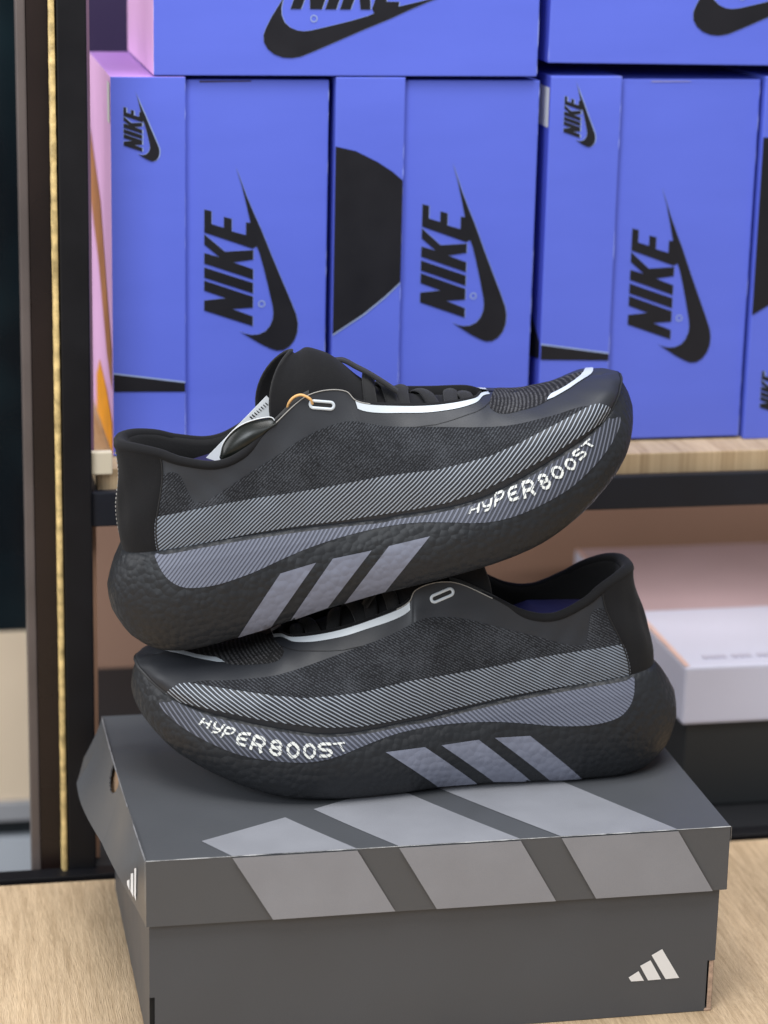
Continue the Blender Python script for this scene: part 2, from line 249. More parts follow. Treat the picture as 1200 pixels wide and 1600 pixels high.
o = box('table_top', (-1.2, -.9, -.03), (1.2, .2425, 0), OAK, t, .001)
for sx in (-1.1, 1.1):
    for yy in (-.8, .17):
        box('leg', (sx-.03, yy-.03, -.74), (sx+.03, yy+.03, -.0305), BLACK_METAL, t, .003)
floor = box('floor', (-6, -4, -.79), (6, 6, -.741), MAT('grey_floor', (.30, .27, .24), .5, .5, .1, 3)); floor['kind'] = 'structure'

# ------------------------------------------------------------------ display rack
rk = empty('display_rack', (0, .25, 0), 'black metal display rack with a thin gold trim, holding the blue shoe boxes', 'display rack')
def part(name, lo, hi, m, bev=0, parent=rk):
    off = Vector((0, .25, 0)) if parent is rk else Vector((0, 0, 0))
    return box(name, [lo[i]-off[i] for i in range(3)], [hi[i]-off[i] for i in range(3)], m, parent, bev)
part('post', (-.0262, .258, -.74), (-.0078, .285, 1.0), BLACK_METAL, .0012)
# gold bead strip: a slightly uneven ribbon
bm = bmesh.new(); rnd = random.Random(5)
zz = -.0005; prev = None
while zz < .66:
    w = .0021+rnd.uniform(-.0001, .0001); x0 = -.0287+.0001*math.sin(zz*9)
    ring = [bm.verts.new((x0+dx, y-.25, zz)) for dx, y in ((-w, .262), (-w*.6, .2565), (w*.6, .2565), (w, .262))]
    if prev:
        for i in range(3): bm.faces.new((prev[i], prev[i+1], ring[i+1], ring[i]))
    prev = ring; zz += .006
from_bm('gold_trim', bm, GOLD, rk, True)
part('side_panel', (-.0437, .266, -.74), (-.0264, .280, 1.0), BROWN_METAL)
part('edge_trim', (-.0500, .268, -.74), (-.0439, .285, 1.0), GREY_TRIM, .001)
part('base_rail', (-.62, .2475, -.045), (1.2, .262, .0015), BLACK_METAL, .001)
part('shelf_board', (-.0035, .2705, .2585), (1.2, .66, .2740), OAK2, .0008)
part('shelf_rail', (-.0076, .262, .2375), (1.2, .2700, .2605), BLACK_RAIL, .0012)
part('shelf_frame', (-.0076, .2702, .244), (1.2, .66, .2583), BLACK_RAIL)
part('back_panel', (-.0264, .665, -.05), (1.2, .675, .262), SHELF_BROWN)
part('back_panel', (-.0264, .665, .263), (1.2, .675, 1.0), MAT('dark_purple_panel', (.030, .018, .060), .5, .4, .1, 6))
part('inner_edge', (-.0077, .276, 0.001), (-.0040, .284, .2370), MAT('peach_panel', (.62, .36, .24), .6, .4, .1, 10))
part('inner_edge', (-.0077, .276, .2745), (-.0048, .284, 1.0), MAT('purple_panel', (.26, .15, .24), .35, .5, .1, 10))
part('base_shelf', (-.026, .263, -.03), (1.2, .66, -.0005), MAT('base_board', (.012, .013, .016), .6))
part('trim_bead', (-.0076, .2625, .2720), (.0058, .2690, .2870), MAT('cream_block', (.62, .55, .42), .6), .001)

def strip(name, pts, w, m, parent, up=(0, 0, 1), gaps=0, seed=1):
    rr = random.Random(seed); bm = bmesh.new(); pr = None; wk = tgt = 1
    for i in range(len(pts)-1):
        a, b_ = Vector(pts[i]), Vector(pts[i+1]); n = max(1, int((b_-a).length/.0012))
        for k in range(n+1):
            c = a.lerp(b_, k/n); d = (b_-a).normalized(); s = d.cross(Vector(up)).normalized()
            if rr.random() < .22: tgt = rr.uniform(.35, 1.3)*(.03 if rr.random() < gaps*1.6 else 1)
            wk = wk*.55+tgt*.45; ww = w*wk
            cur = (bm.verts.new(c-s*ww), bm.verts.new(c+s*ww))
            if pr: bm.faces.new((pr[0], pr[1], cur[1], cur[0]))
            pr = cur
    return from_bm(name, bm, m, parent, rn=False)
# ------------------------------------------------------------------ swoosh lettering
LG = dict(
 N=[(107,1212),(498,1345),(498,1265),(335,1203),(498,1195),(498,1105),(107,970),(107,1052),(280,1115),(107,1130)],
 I=[(107,948),(498,1080),(498,995),(107,865)],
 K=[(107,835),(498,968),(498,885),(340,828),(498,808),(498,732),(272,742),(107,602),(107,685),(228,785),(107,750)],
 E=[(107,588),(107,405),(165,420),(165,522),(262,552),(262,465),(325,482),(325,580),(438,612),(438,510),(506,520),(530,700),(490,720)],
 S=[(355,75),(440,300),(500,440),(560,570),(650,790),(740,1000),(805,1150),(850,1262),(862,1330),(858,1400),(835,1465),(795,1515),(745,1545),(690,1548),(640,1530),(560,1490),(480,1440),(390,1383),(435,1404),(490,1415),(545,1411),(598,1388),(635,1345),(657,1290),(662,1240),(655,1180),(620,1030),(580,870),(545,750),(520,690),(470,500),(440,370),(400,210)])
def smooth_poly(P, it=1):
    for _ in range(it):
        Q = []
        for i in range(len(P)):
            a, b = P[i], P[(i+1) % len(P)]
            Q += [(.75*a[0]+.25*b[0], .75*a[1]+.25*b[1]), (.25*a[0]+.75*b[0], .25*a[1]+.75*b[1])]
        P = Q
    return P
def tess(bm, vs, P2):
    for tri in tessellate_polygon([P2]):
        a, b, c = [P2[k] for k in tri]
        if abs((b-a).cross(c-a).z) < 1e-13: continue
        try: bm.faces.new([vs[k] for k in tri])
        except ValueError: pass
def flat(name, polys, y, m, parent, axis='y', off=(0, 0, 0)):
    """printed shapes: polygons in (x,z) on plane y, (x,y) on plane z, or (y,z) on plane x"""
    bm = bmesh.new()
    for P in polys:
        vs = []
        for a, b in P:
            c = {'y': (a, y, b), 'z': (a, b, y), 'x': (y, a, b)}[axis]
            vs.append(bm.verts.new(Vector(c)-Vector(off)))
        tess(bm, vs, [Vector((a, b, 0)) for a, b in P])
    return from_bm(name, bm, m, parent, rn=False)
def clip(P, ax, lim, keep_less):
    out = []
    for i in range(len(P)):
        a, b = P[i], P[(i+1) % len(P)]
        ia = (a[ax] <= lim) == keep_less; ib = (b[ax] <= lim) == keep_less
        if ia: out.append(a)
        if ia != ib:
            t = (lim-a[ax])/(b[ax]-a[ax]); out.append((a[0]+t*(b[0]-a[0]), a[1]+t*(b[1]-a[1])))
    return out
def logo(parent, off, org, sc, rot, y, shift=.0004, lim=None, xs=1.0):
    def cv(P):
        R = []
        for X, Y in P:
            u, v = (1340-Y)*sc, (498-X)*sc*xs
            R.append((org[0]-v, org[1]+u) if rot else (org[0]+u, org[1]+v))
        if lim:
            for ax, l, k in lim: R = clip(R, ax, l, k)
        return R
    let = [cv(LG[k]) for k in 'NIKE']; sw = [cv(smooth_poly(LG['S'], 0))]
    let = [p for p in let if len(p) > 2]
    if shift:
        sh = [[(a+shift, b-shift*.2) for a, b in p] for p in let+sw]
        flat('silver_outline', sh, y-.0002, SILVER_INK, parent, off=off)
        sh = [[(a-shift*.25, b+shift*.25) for a, b in p] for p in let+sw]
        flat('silver_outline', sh, y-.00025, SILVER_INK, parent, off=off)
    if let: flat('lettering', let, y-.0004, BLACK_INK, parent, off=off)
    flat('swoosh_mark', sw, y-.0005, BLACK_INK, parent, off=off)
    # small registered-mark ring
    bmr = bmesh.new(); c = (498+70, 1165)
    u, v = (1340-c[1])*sc, (498-c[0])*sc*xs
    cx, cz = (org[0]-v, org[1]+u) if rot else (org[0]+u, org[1]+v)
    if shift and sc > .00005 and not (lim and cz > .57):
        r0, r1 = 20*sc, 28*sc; n = 16
        a = [bmr.verts.new(Vector((cx+r1*math.cos(i*2*math.pi/n), y-.0004, cz+r1*math.sin(i*2*math.pi/n)))-Vector(off)) for i in range(n)]
        b = [bmr.verts.new(Vector((cx+r0*math.cos(i*2*math.pi/n), y-.0004, cz+r0*math.sin(i*2*math.pi/n)))-Vector(off)) for i in range(n)]
        for i in range(n): bmr.faces.new((a[i], a[(i+1) % n], b[(i+1) % n], b[i]))
        from_bm('registered_mark', bmr, SILVER_INK, parent, rn=False)
    else: bmr.free()

G1 = 'blue shoe boxes on the rack'
YN = .30
def shoe_box(label, x0, x1, z0, z1, lid0, lid1, depth, dirn, rot=0):
    """dirn 'L': lid strip between x=lid0..lid1 at the left; 'B': upright box"""
    off = Vector((x0, YN, z0))
    r = empty('shoe_box', off, label, 'shoe box', G1, rot=(0, rot, 0))
    def pt(name, lo, hi, m, bev=.0008): return box(name, Vector(lo)-off, Vector(hi)-off, m, r, bev)
    if dirn == 'L':
        pt('body', (lid1-.02, YN+.0040, z0+.0015), (x1, YN+depth-.002, z1-.0022), BLUE)
        lid = pt('lid', (lid0, YN, z0), (lid1, YN+depth, z1), BLUE)
    else:
        pt('body', (x0, YN, z0), (x1, YN+depth, z1), BLUE)
        lid = None
    seed = int(x0*10000)
    for nm, P in (('worn_edge', [(lid0 if lid else x0, YN-.0001, z1-.0003), (lid1 if lid else x1, YN-.0001, z1-.0003)]), ('worn_edge', [((lid1 if lid else x0)-.0003*(1 if lid else -1), YN-.0001, z0+.002), ((lid1 if lid else x0)-.0003*(1 if lid else -1), YN-.0001, z1-.001)]),
                  ('worn_edge', [(x1-.0003, YN+(.0039 if lid else -.0001), z0+.002), (x1-.0003, YN+(.0039 if lid else -.0001), z1-.003)])):
        seed += 7; strip(nm, [Vector(p)-off for p in P], .00022, BLUE_WEAR, r, (0, -1, 0), .45, seed)
    return r, off, lid
DP = .175
# first standing box
r, off, lid = shoe_box('leftmost upright blue shoe box, with a pink side and a gold print', .0096, .1500, .2742, .5205, .0096, .0572, DP, 'L')
lid.data.materials.append(PINK); lid.data.materials.append(LILAC)
for p in lid.data.polygons:
    if p.normal.x < -.8: p.material_index = 1
    if p.normal.z > .8: p.material_index = 2
logo(r, off, (.1017, .3592), 8.2e-5, 1, YN+.0040, .0003)
logo(r, off, (.0296, .4736), 3.0e-5, 1, YN, .0007)
flat('black_print', [[(.0102, .3293), (.0568, .3226), (.0568, .3168), (.0102, .3178)]], YN-.0004, BLACK_INK, r, off=off)
flat('black_print', [[(.0102, .3303), (.0568, .3236), (.0568, .3226), (.0102, .3293)]], YN-.0003, SILVER_INK, r, off=off)
flat('gold_print', [[(.303, .345), (.33, .372), (.38, .43), (.475, .475), (.475, .425), (.40, .385), (.34, .335), (.303, .318)]], .0092, GOLD_INK, r, 'x', off=off)
flat('orange_print', [[(.303, .2752), (.303, .296), (.345, .309), (.40, .318), (.43, .300), (.43, .2752)]], .0092, ORANGE, r, 'x', off=off)
flat('white_sticker', [[(.301, .491), (.3165, .491), (.3165, .5165), (.301, .5165)]], .0091, WHITE_LABEL, r, 'x', off=off)
flat('top_slot', [[(.0665, .5166), (.0995, .5172), (.0995, .5180), (.0665, .5178)]], YN+.0036, MAT('slot_shadow', (.05, .04, .12), .8), r, off=off)
# second standing box
r, off, lid = shoe_box('upright blue shoe box with a big rounded black shape across its narrow lid', .1538, .2895, .2742, .5205, .1538, .1992, DP, 'L')
logo(r, off, (.2439, .3625), 8.1e-5, 1, YN+.0040, .0004, xs=.97)
L2 = [(.1541,.4764),(.1674,.4734),(.1819,.4663),(.1917,.4601),(.1988,.4542),(.1988,.3876),(.1885,.378),(.1746,.3667),(.1541,.3533)]
flat('black_print', [L2], YN-.0005, BLACK_INK, r, off=off)
flat('silver_outline', [[(.1541, .3533), (.1541, .3522), (.1749, .3657), (.1889, .3770), (.1988, .3866), (.1988, .3877), (.1885, .378), (.1746, .3667)]], YN-.0004, SILVER_INK, r, off=off)
# third standing box
r, off, lid = shoe_box('upright blue shoe box behind the raised toe, white sticker on its left side', .2958, .4408, .2742, .5215, .2958, .3440, DP, 'L')
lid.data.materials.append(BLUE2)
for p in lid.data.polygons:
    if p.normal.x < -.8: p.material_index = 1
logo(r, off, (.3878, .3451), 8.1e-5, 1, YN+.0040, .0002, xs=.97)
logo(r, off, (.3168, .4817), 2.9e-5, 1, YN, .0007)
flat('black_print', [[(.2962, .3433), (.3436, .3363), (.3436, .3318), (.2962, .3332)]], YN-.0004, BLACK_INK, r, off=off)
flat('silver_outline', [[(.2962, .3443), (.3436, .3373), (.3436, .3363), (.2962, .3433)]], YN-.0003, SILVER_INK, r, off=off)
flat('black_print', [[(.302, .345), (.33, .362), (.33, .330), (.302, .3335)]], .2954, BLACK_INK, r, 'x', off=off)
flat('white_sticker', [[(.3015, .488), (.330, .488), (.330, .514), (.3015, .514)]], .2954, WHITE_LABEL, r, 'x', off=off)
flat('top_slot', [[(.365, .5175), (.392, .5178), (.392, .5184), (.365, .5184)]], YN+.0036, MAT('slot_lilac', (.25, .25, .5), .8), r, off=off)
# fourth standing box, cut by the frame
r, off, lid = shoe_box('upright blue shoe box cut off by the right edge of the photo', .4432, .585, .2742, .5215, .4432, .4915, DP, 'L')
flat('black_print', [[(.4436, .4815), (.4911, .4815), (.4911, .395), (.4560, .3685), (.4436, .3612)]], YN-.0005, BLACK_INK, r, off=off)
logo(r, off, (.4660, .2925), 3.2e-5, 1, YN, .0007)
logo(r, off, (.5350, .3500), 8.1e-5, 1, YN+.0040, .0003)
# upper row
r, off, _ = shoe_box('blue shoe box lying flat across the two left upright boxes', .0369, .2862, .5212, .668, 0, 0, DP, 'B')
b = r.children[0]; b.data.materials.append(PINK)
for p in b.data.polygons:
    if p.normal.x < -.8: p.material_index = 1
logo(r, off, (.1241, .5631), 8.4e-5, 0, YN, .0005)
r, off, _ = shoe_box('blue shoe box lying flat on the right upright boxes', .2932, .5450, .5300, .672, 0, 0, DP, 'B', rot=rad(.45))
logo(r, off, (.4075, .5805), 8.6e-5, 0, YN, .0005)
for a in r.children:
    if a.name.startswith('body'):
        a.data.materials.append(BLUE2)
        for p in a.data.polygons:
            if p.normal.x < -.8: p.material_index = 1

# ------------------------------------------------------------------ lower white-lidded box
r = empty('shoe_box', (.412, .302, 0), 'dark shoe box with a pale lilac lid, on the lowest level of the rack', 'shoe box')
def pt(name, lo, hi, m, bev=.0015): return box(name, [lo[0]-.412, lo[1]-.302, lo[2]], [hi[0]-.412, hi[1]-.302, hi[2]], m, r, bev)
pt('body', (.416, .305, 0), (.735, .592, .072), MAT('dark_base_carton', (.022, .026, .030), .6))
ld = pt('lid', (.412, .302, .0645), (.739, .595, .1078), MAT('pale_lilac_carton', (.72, .74, .92), .45, .5, .04, 8), .0022)
ld.data.materials.append(MAT('peach_edge_light', (.80, .54, .47), .5)); ld.data.materials.append(MAT('mauve_shade', (.56, .42, .46), .45, .5, .08, 10))
flat('mauve_shade', [[(.4145, .43), (.737, .43), (.737, .594), (.4145, .594)]], .1081, ld.data.materials[2], r, 'z', off=(.412, .302, 0))  # reflection and shade under the shelf, painted mauve on the rear lid
flat('peach_lit_edge', [[(.4123, .304), (.4160, .304), (.4160, .594), (.4123, .594)]], .1084, ld.data.materials[1], r, 'z', off=(.412, .302, 0))  # warm light along the left lid edge, painted on in peach
tx = bpy.data.curves.new('embossed_line', 'FONT')
bmx = bmesh.new(); rnd = random.Random(2); x = .431
for i in range(10):
    w = rnd.uniform(.0025, .0045)
    bx(bmx, (x-.412, .016, .1082), (x+w-.412, .022, .1085)); x += w+(.001 if i not in (3, 6) else .005)
from_bm('embossed_marks', bmx, MAT('grey_emboss', (.60, .59, .74), .5), r)

# ------------------------------------------------------------------ cabinet far behind at the left
r = empty('glass_cabinet', (-.4, .8, -.74), 'out of focus cabinet at the far left with dark glass above a cream panel', 'cabinet')
def pt(name, lo, hi, m, bev=.001): return box(name, [lo[0]+.4, lo[1]-.8, lo[2]+.74], [hi[0]+.4, hi[1]-.8, hi[2]+.74], m, r, bev)
glass = bpy.data.materials.new('dark_glass'); glass.use_nodes = True; N, L = nt(glass); b_ = N['Principled BSDF']; b_.inputs['Roughness'].default_value = .12
tc = N.new('ShaderNodeTexCoord'); n_ = N.new('ShaderNodeTexNoise'); n_.inputs['Scale'].default_value = 7; n_.inputs['Detail'].default_value = 2; L.new(tc.outputs['Object'], n_.inputs[0])
rp = N.new('ShaderNodeValToRGB'); rp.color_ramp.elements[0].position = .5; rp.color_ramp.elements[0].color = (.008, .012, .016, 1)
rp.color_ramp.elements[1].position = .85; rp.color_ramp.elements[1].color = (.014, .030, .038, 1); L.new(n_.outputs[0], rp.inputs[0]); L.new(rp.outputs[0], b_.inputs['Base Color'])
pt('glass_door', (-1.2, .80, -.0118), (.05, .82, 1.2), glass)
pt('cream_panel', (-1.2, .80, -.1722), (.05, .82, -.0122), MAT('cream_laminate', (.95, .78, .58), .6, .4, .05, 6))
pt('metal_strip', (-1.2, .795, -.190), (.05, .82, -.1726), MAT('brushed_strip', (.42, .43, .46), .4, .5))
pt('dark_recess', (-1.2, .81, -.2085), (.05, .83, -.1905), MAT('recess_dark', (.012, .018, .022), .5))
pt('white_plinth', (-1.2, .80, -.74), (.05, .82, -.209), MAT('white_plinth', (.60, .65, .72), .5))

# ------------------------------------------------------------------ the dark shoe box in front
Wd, D, H, HL = .34, .2294, .12, .0398
r = empty('shoe_box', (0, 0, 0), 'dark grey shoe box with three wide light stripes, under the pair of shoes', 'shoe box')
# body: panels with cut-outs at the lower front corners
bm = bmesh.new(); x0, x1, y0, y1 = .002, .3372, .0035, .2265
bx(bm, (.0050, y0, .0004), (x1-.0046, y0+.0012, H-.003))             # front panel, short of both corners
bx(bm, (.002, y0, .0345), (.0050, y0+.0012, H-.003)); bx(bm, (x1-.0046, y0, .0330), (x1, y0+.0012, H-.003))
bx(bm, (x0, y1-.0012, .0004), (x1, y1, H-.003))
bx(bm, (x0, y0+.0014, .0004), (x0+.0012, y1-.0014, H-.003)); bx(bm, (x1-.0012, y0+.0014, .0004), (x1, y1-.0014, H-.003))
bx(bm, (x0+.0014, y0+.0014, .0004), (x1-.0014, y1-.0014, .0016))
from_bm('body', bm, GREY_CARTON2, r)
bm = bmesh.new(); bx(bm, (x1-.0032, y0+.0004, .0010), (x1-.0004, y0+.0014, .0328), .0004)
bx(bm, (x1-.0050, y0-.0002, .0002), (x1-.0006, y0+.0014, .0016), .0003)
from_bm('kraft_edge', bm, KRAFT_EDGE, r)
box('slot', (.0022, y0+.0013, .0006), (.0050, y0+.0030, .0345), MAT('slot_dark', (.004, .004, .004), .9), r)
# lid
bm = bmesh.new()
nx, ny = 40, 150
def lid_top_x(y):      # slight bow of the left fold
    return -.0058*math.sin(min(1, y/D)*math.pi/2)*.9
def grid(fn, nu, nv, keep=None, mi=0):
    vs = [[bm.verts.new(fn(i/nu, j/nv)) for j in range(nv+1)] for i in range(nu+1)]
    for i in range(nu):
        for j in range(nv):
            if keep and not keep((i+.5)/nu, (j+.5)/nv): continue
            f = bm.faces.new((vs[i][j], vs[i+1][j], vs[i+1][j+1], vs[i][j+1])); f.material_index = mi
def topf(u, v):
    y = v*D; return Vector((lid_top_x(y)*(1-u)+(Wd)*u, y, H-.0015*math.sin(u*math.pi)*math.sin(v*math.pi)-.0006*math.sin(v*9)*(1-u)))
def flare(y): 
    t = max(0, min(1, y/.20)); return -.0185*(t*t*(3-2*t))
def leftf(u, v):
    y = v*D; k = u
    fl = flare(y)*(k**1.25)
    if v > .9: fl *= 1-.35*((v-.9)/.1)
    lift = .30*max(0, (v-.78)/.22)**2-(.13*math.sin(math.pi*y/.115)**.8 if 0 < y < .115 else 0)
    return Vector((lid_top_x(y)+fl, y, H-HL*k*(1-lift)+.0015*math.sin(v*math.pi)*k))
rj = random.Random(9); jag = [rj.uniform(-.10, .10) for _ in range(64)]
def inhole(u, v):
    y = v*D; z = u*HL
    a = math.atan2(z-.004, y-.146)
    k = 1+jag[int((a+math.pi)/(2*math.pi)*63)]*.6
    return ((y-.137)/.0155)**2+((z-.0035)/.0105)**2 > k
grid(topf, 60, 60, lambda u, v: not (u < .006 and .50 < v < .66) )
grid(leftf, 48, 170, inhole)
grid(lambda u, v: Vector((Wd+.0004*u, v*D, H-HL*u)), 4, 20)
grid(lambda u, v: Vector((v*Wd, -.0006-.0006*math.sin(v*math.pi)*u, H-HL*u)), 6, 60)
grid(lambda u, v: Vector((leftf(u, 1).x*(1-v)+Wd*v, D+.0004, H-HL*u)), 4, 20)
bmesh.ops.remove_doubles(bm, verts=bm.verts, dist=.00012)
lid = from_bm('lid', bm, [GREY_CARTON], r)
sm = lid.modifiers.new('thick', 'SOLIDIFY'); sm.thickness = .0009; sm.offset = -1
# kraft liner behind the thumb hole
bm = bmesh.new(); grid(lambda u, v: leftf(u, .45+.3*v)+Vector((.0022+.003*u, 0, -.0012)), 10, 20); from_bm('kraft_liner', bm, KRAFT, r)
# worn white fold lines
strip('worn_fold', [(0.0, -.0008, H+.0002), (.34, -.0008, H+.0002)], .00022, WORN, r, (0, -.7, .7), .05, 3)
strip('worn_fold', [(-.0006, -.0008, H), (-.0006, -.0008, H-HL)], .00012, WORN, r, (-.7, -.7, 0), .12, 4)
strip('worn_fold', [(Wd+.0006, -.0008, H), (Wd+.0006, -.0008, H-.014)], .0002, WORN, r, (.7, -.7, 0), .2, 5)
strip('rubbed_fold', [(lid_top_x(k*D/12)-.0004, k*D/12, H+.0003) for k in range(13)], .0005, FOLD, r, (-.7, 0, .7), .04, 6)
LT = 'light_stripe'
TOPS = [[(0.0339, 0.0237), (0.0863, 0.0519), (0.1189, 0.0), (0.049, 0.0009)], None, None]
# far ends of the wider stripes follow the same slanted cut line
def cut(a, b): # intersect line a-b with the cut line
    p, q = Vector((.0339, .0237)), Vector((.0863, .0519)); d = q-p; e = Vector(b)-Vector(a)
    t = ((p.x-a[0])*d.y-(p.y-a[1])*d.x)/(e.x*d.y-e.y*d.x); return (a[0]+e.x*t, a[1]+e.y*t)
zt = H+.0002
s1 = [(.0339, .0237), (.0863, .0519), (.1189, -.0005), (.0480, -.0005)]
s2 = [(.1429, -.0005), cut((.1429, .0005), (.1076, .057)), cut((.2132, .001), (.1720, .0665)), (.2137, -.0005)]
s3 = [(.2379, -.0005), cut((.2379, .0005), (.1906, .0741)), None, (.3077, -.0005)]
e = cut((.3077, .001), (.2676, .0712)); s3[2] = e
def topgrid(P, name):
    bm = bmesh.new(); bm.faces.new([bm.verts.new((a, b_, 0)) for a, b_ in P]); bmesh.ops.triangulate(bm, faces=bm.faces)
    for k in range(1, 40):
        for co, no in (((0, k*.006, 0), (0, 1, 0)), ((k*.0095, 0, 0), (1, 0, 0))):
            bmesh.ops.bisect_plane(bm, geom=bm.verts[:]+bm.edges[:]+bm.faces[:], plane_co=co, plane_no=no)
    for v in bm.verts:
        yy = max(0, min(1, v.co.y/D)); uu = (v.co.x-lid_top_x(v.co.y))/(Wd-lid_top_x(v.co.y))
        v.co.z = topf(max(0, min(1, uu)), yy).z+.0003
    return from_bm(name, bm, LIGHT_GREY, r)
def inside(P): return [(a, min(b_, D-.001)) for a, b_ in P]
topgrid(s1, LT); topgrid(inside(s2), LT); topgrid(inside(s3), LT)
flat(LT, [[(.0480, .1198), (.1189, .1198), (.1416, .0808), (.0713, .0806)]], -.0022, LIGHT_GREY, r)
flat(LT, [[(.1429, .1198), (.2137, .1198), (.2363, .0806), (.1658, .0806)]], -.0022, LIGHT_GREY, r)
flat(LT, [[(.2379, .1198), (.3077, .1198), (.3310, .0806), (.2602, .0806)]], -.0022, LIGHT_GREY, r)
flat('three_bar_mark', [[(.2842, .0259), (.2901, .0296), (.2938, .0231), (.2859, .0232)], [(.2909, .0329), (.2971, .0361), (.3043, .0232), (.2963, .0231)], [(.2976, .0393), (.3039, .0428), (.3155, .0233), (.3071, .0231)]], y0-.0004, WHITE_INK, r)
if OV.get('sidebars'):
    bm = bmesh.new(); Q = OV['sidebars']
    for k in range(0, len(Q), 4): bm.faces.new([bm.verts.new((x-.0005, y, z)) for x, y, z in Q[k:k+4]])
    from_bm('three_bar_mark', bm, WHITE_INK, r, rn=False)
# ------------------------------------------------------------------ the shoes
# one row per station round the sole: outline x,y | bottom z, inset | seam z, inset | topline x,y,z | vamp factor, bulge
LAT = [
 (.3335, .014, .0375, .005, .0655, .0035, .3185, .0110, .0700, .85, .003),
 (.3285,-.006, .0315, .006, .0615, .0040, .3125, .0090, .0724, .9, .005),
 (.3165,-.0265,.0225,.007, .0560, .0050, .3030, .0070, .0742, 1, .006),
 (.2965,-.0440,.0140,.008, .0512, .006, .2870, .0045, .0748, 1, .006),
 (.2715,-.0545,.0065,.007, .0470, .007, .2685, .0020, .0782, 1, .0045),
 (.2490,-.0590,.0018,.006, .0432, .0075,.2475,-.0030, .0862, .95, .003),
 (.2300,-.0605,.0002,.006, .0402, .008, .2390,-.0160, .0882, .7, .002),
 (.2120,-.0595,-.0005,.006, .0395, .008, .2180,-.0225, .0930, .55, .002),
 (.1920,-.0570,-.0005,.006, .0406, .0085, .1950,-.0245, .1005, .45, .002),
 (.1700,-.0535,-.0002,.006, .0432, .009, .1720,-.0252, .1112, .35, .002),
 (.1640,-.0525,.0000,.006, .0432, .009, .1680,-.0238, .1180, .35, .002),
 (.1430,-.0485,.0006,.006, .0468, .009, .1470,-.0250, .1232, .25, .002),
 (.1220,-.0470,.0008,.006, .0510, .009, .1220,-.0285, .1135, .15, .0015),
 (.1020,-.0460,.0006,.006, .0546, .009, .1010,-.0305, .1025, .05, .001),
 (.0820,-.0455,.0004,.006, .0580, .009, .0840,-.0315, .1010, 0, .001),
 (.0600,-.0450,.0004,.007, .0612, .009, .0660,-.0295, .1085, 0, .001),
 (.0330,-.0420,.0010,.008, .0640, .010, .0540,-.0255, .1162, 0, .001),
 (.0130,-.0325,.0035,.009, .0655, .013, .0415,-.0195, .1218, 0, .001),
 (.0005,-.0175,.0070,.010, .0660, .017, .0335,-.0110, .1238, 0, .001)]
HEEL = [(-.0032, 0, .0095, .012, .0662, .020, .0318, 0, .1238, 0, .001)]
def med(r):
    x, y, zb, ib, zt, it, tx, ty, tz, vf, bg = r
    if x > .235:    # toe side: ridge is shared
        k = (x-.235)/.1
        my = .018+(-(y)+.018)*.80 if x > .31 else -y*.92+.012*k
        return (x, my, zb, ib, zt, it, tx, (ty if tx > .25 else -ty), tz, vf, bg)
    return (x, -y*.90, zb, ib, zt, it, tx, -ty, tz, vf, bg)
ROWS = np.array(LAT+HEEL+[med(r) for r in reversed(LAT[1:])], float)
SUB = 8
def cr_closed(P, sub):
    n = len(P); out = []
    d = np.array([max(1e-4, np.linalg.norm(P[(i+1) % n][:2]-P[i][:2])+.4*np.linalg.norm(P[(i+1) % n][6:9]-P[i][6:9])) for i in range(n)])**.5
    for i in range(n):
        p0, p1, p2, p3 = P[i-1], P[i], P[(i+1) % n], P[(i+2) % n]
        d0, d1, d2 = d[i-1], d[i], d[(i+1) % n]
        m1 = (p2-p1)/d1-(p2-p0)/(d0+d1)+(p1-p0)/d0; m2 = (p3-p2)/d2-(p3-p1)/(d1+d2)+(p2-p1)/d1
        m1 = m1*d1; m2 = m2*d1
        for k in range(sub):
            t = k/sub; h = (2*t**3-3*t**2+1, t**3-2*t**2+t, -2*t**3+3*t**2, t**3-t**2)
            out.append(h[0]*p1+h[1]*m1+h[2]*p2+h[3]*m2)
    return np.array(out)
C = cr_closed(ROWS, SUB); NC = len(C)
def inward():
    nx = []
    for i in range(NC):
        t = C[(i+1) % NC][:2]-C[i-1][:2]; t /= np.linalg.norm(t)
        nx.append((-t[1], t[0]))
    nx = np.array(nx)
    cen = np.array([.16, 0])
    if np.dot(nx[10], cen-C[10][:2]) < 0: nx = -nx
    return nx
INW = inward()
def mid_pt(i, t):
    r = C[i]; ks = [0, .12, .38, .62, .85, 1.0]
    ib, it = r[3], r[5]
    off = np.interp(t, ks, [ib, ib*.35, 0, it*.10, it*.52, it])
    # soften
    p = r[:2]+INW[i]*off
    return Vector((p[0], p[1], r[2]+(r[4]-r[2])*t))
def up_pt(i, t, extra=0):
    r = C[i]; b = r[:2]+INW[i]*(r[5]+.0012); B = np.array([b[0], b[1], r[4]-.002]); T = r[6:9]; vf = min(1, max(0, r[9])); h = T[2]-B[2]
    o = -INW[i]*(r[10]+.004*vf); P1 = B+np.array([o[0], o[1], h*(.40+.2*vf)])
    hv = np.array([B[0]-T[0], B[1]-T[1], 0])
    P2 = T+(1-vf)*np.array([o[0], o[1], -.35*h])+vf*((.55+.12*min(1,max(0,(T[0]-.25)/.04)))*hv+np.array([0, 0, .0005]))
    q = (1-t)**3*B+3*(1-t)**2*t*P1+3*(1-t)*t*t*P2+t**3*T
    w = .00055*math.sin(i*.37+t*7)*math.sin(t*math.pi)+.0003*math.sin(i*.83-t*11)*math.sin(t*math.pi)
    q[:2] -= INW[i]*w
    return Vector(q)
PHI0 = rad(20)
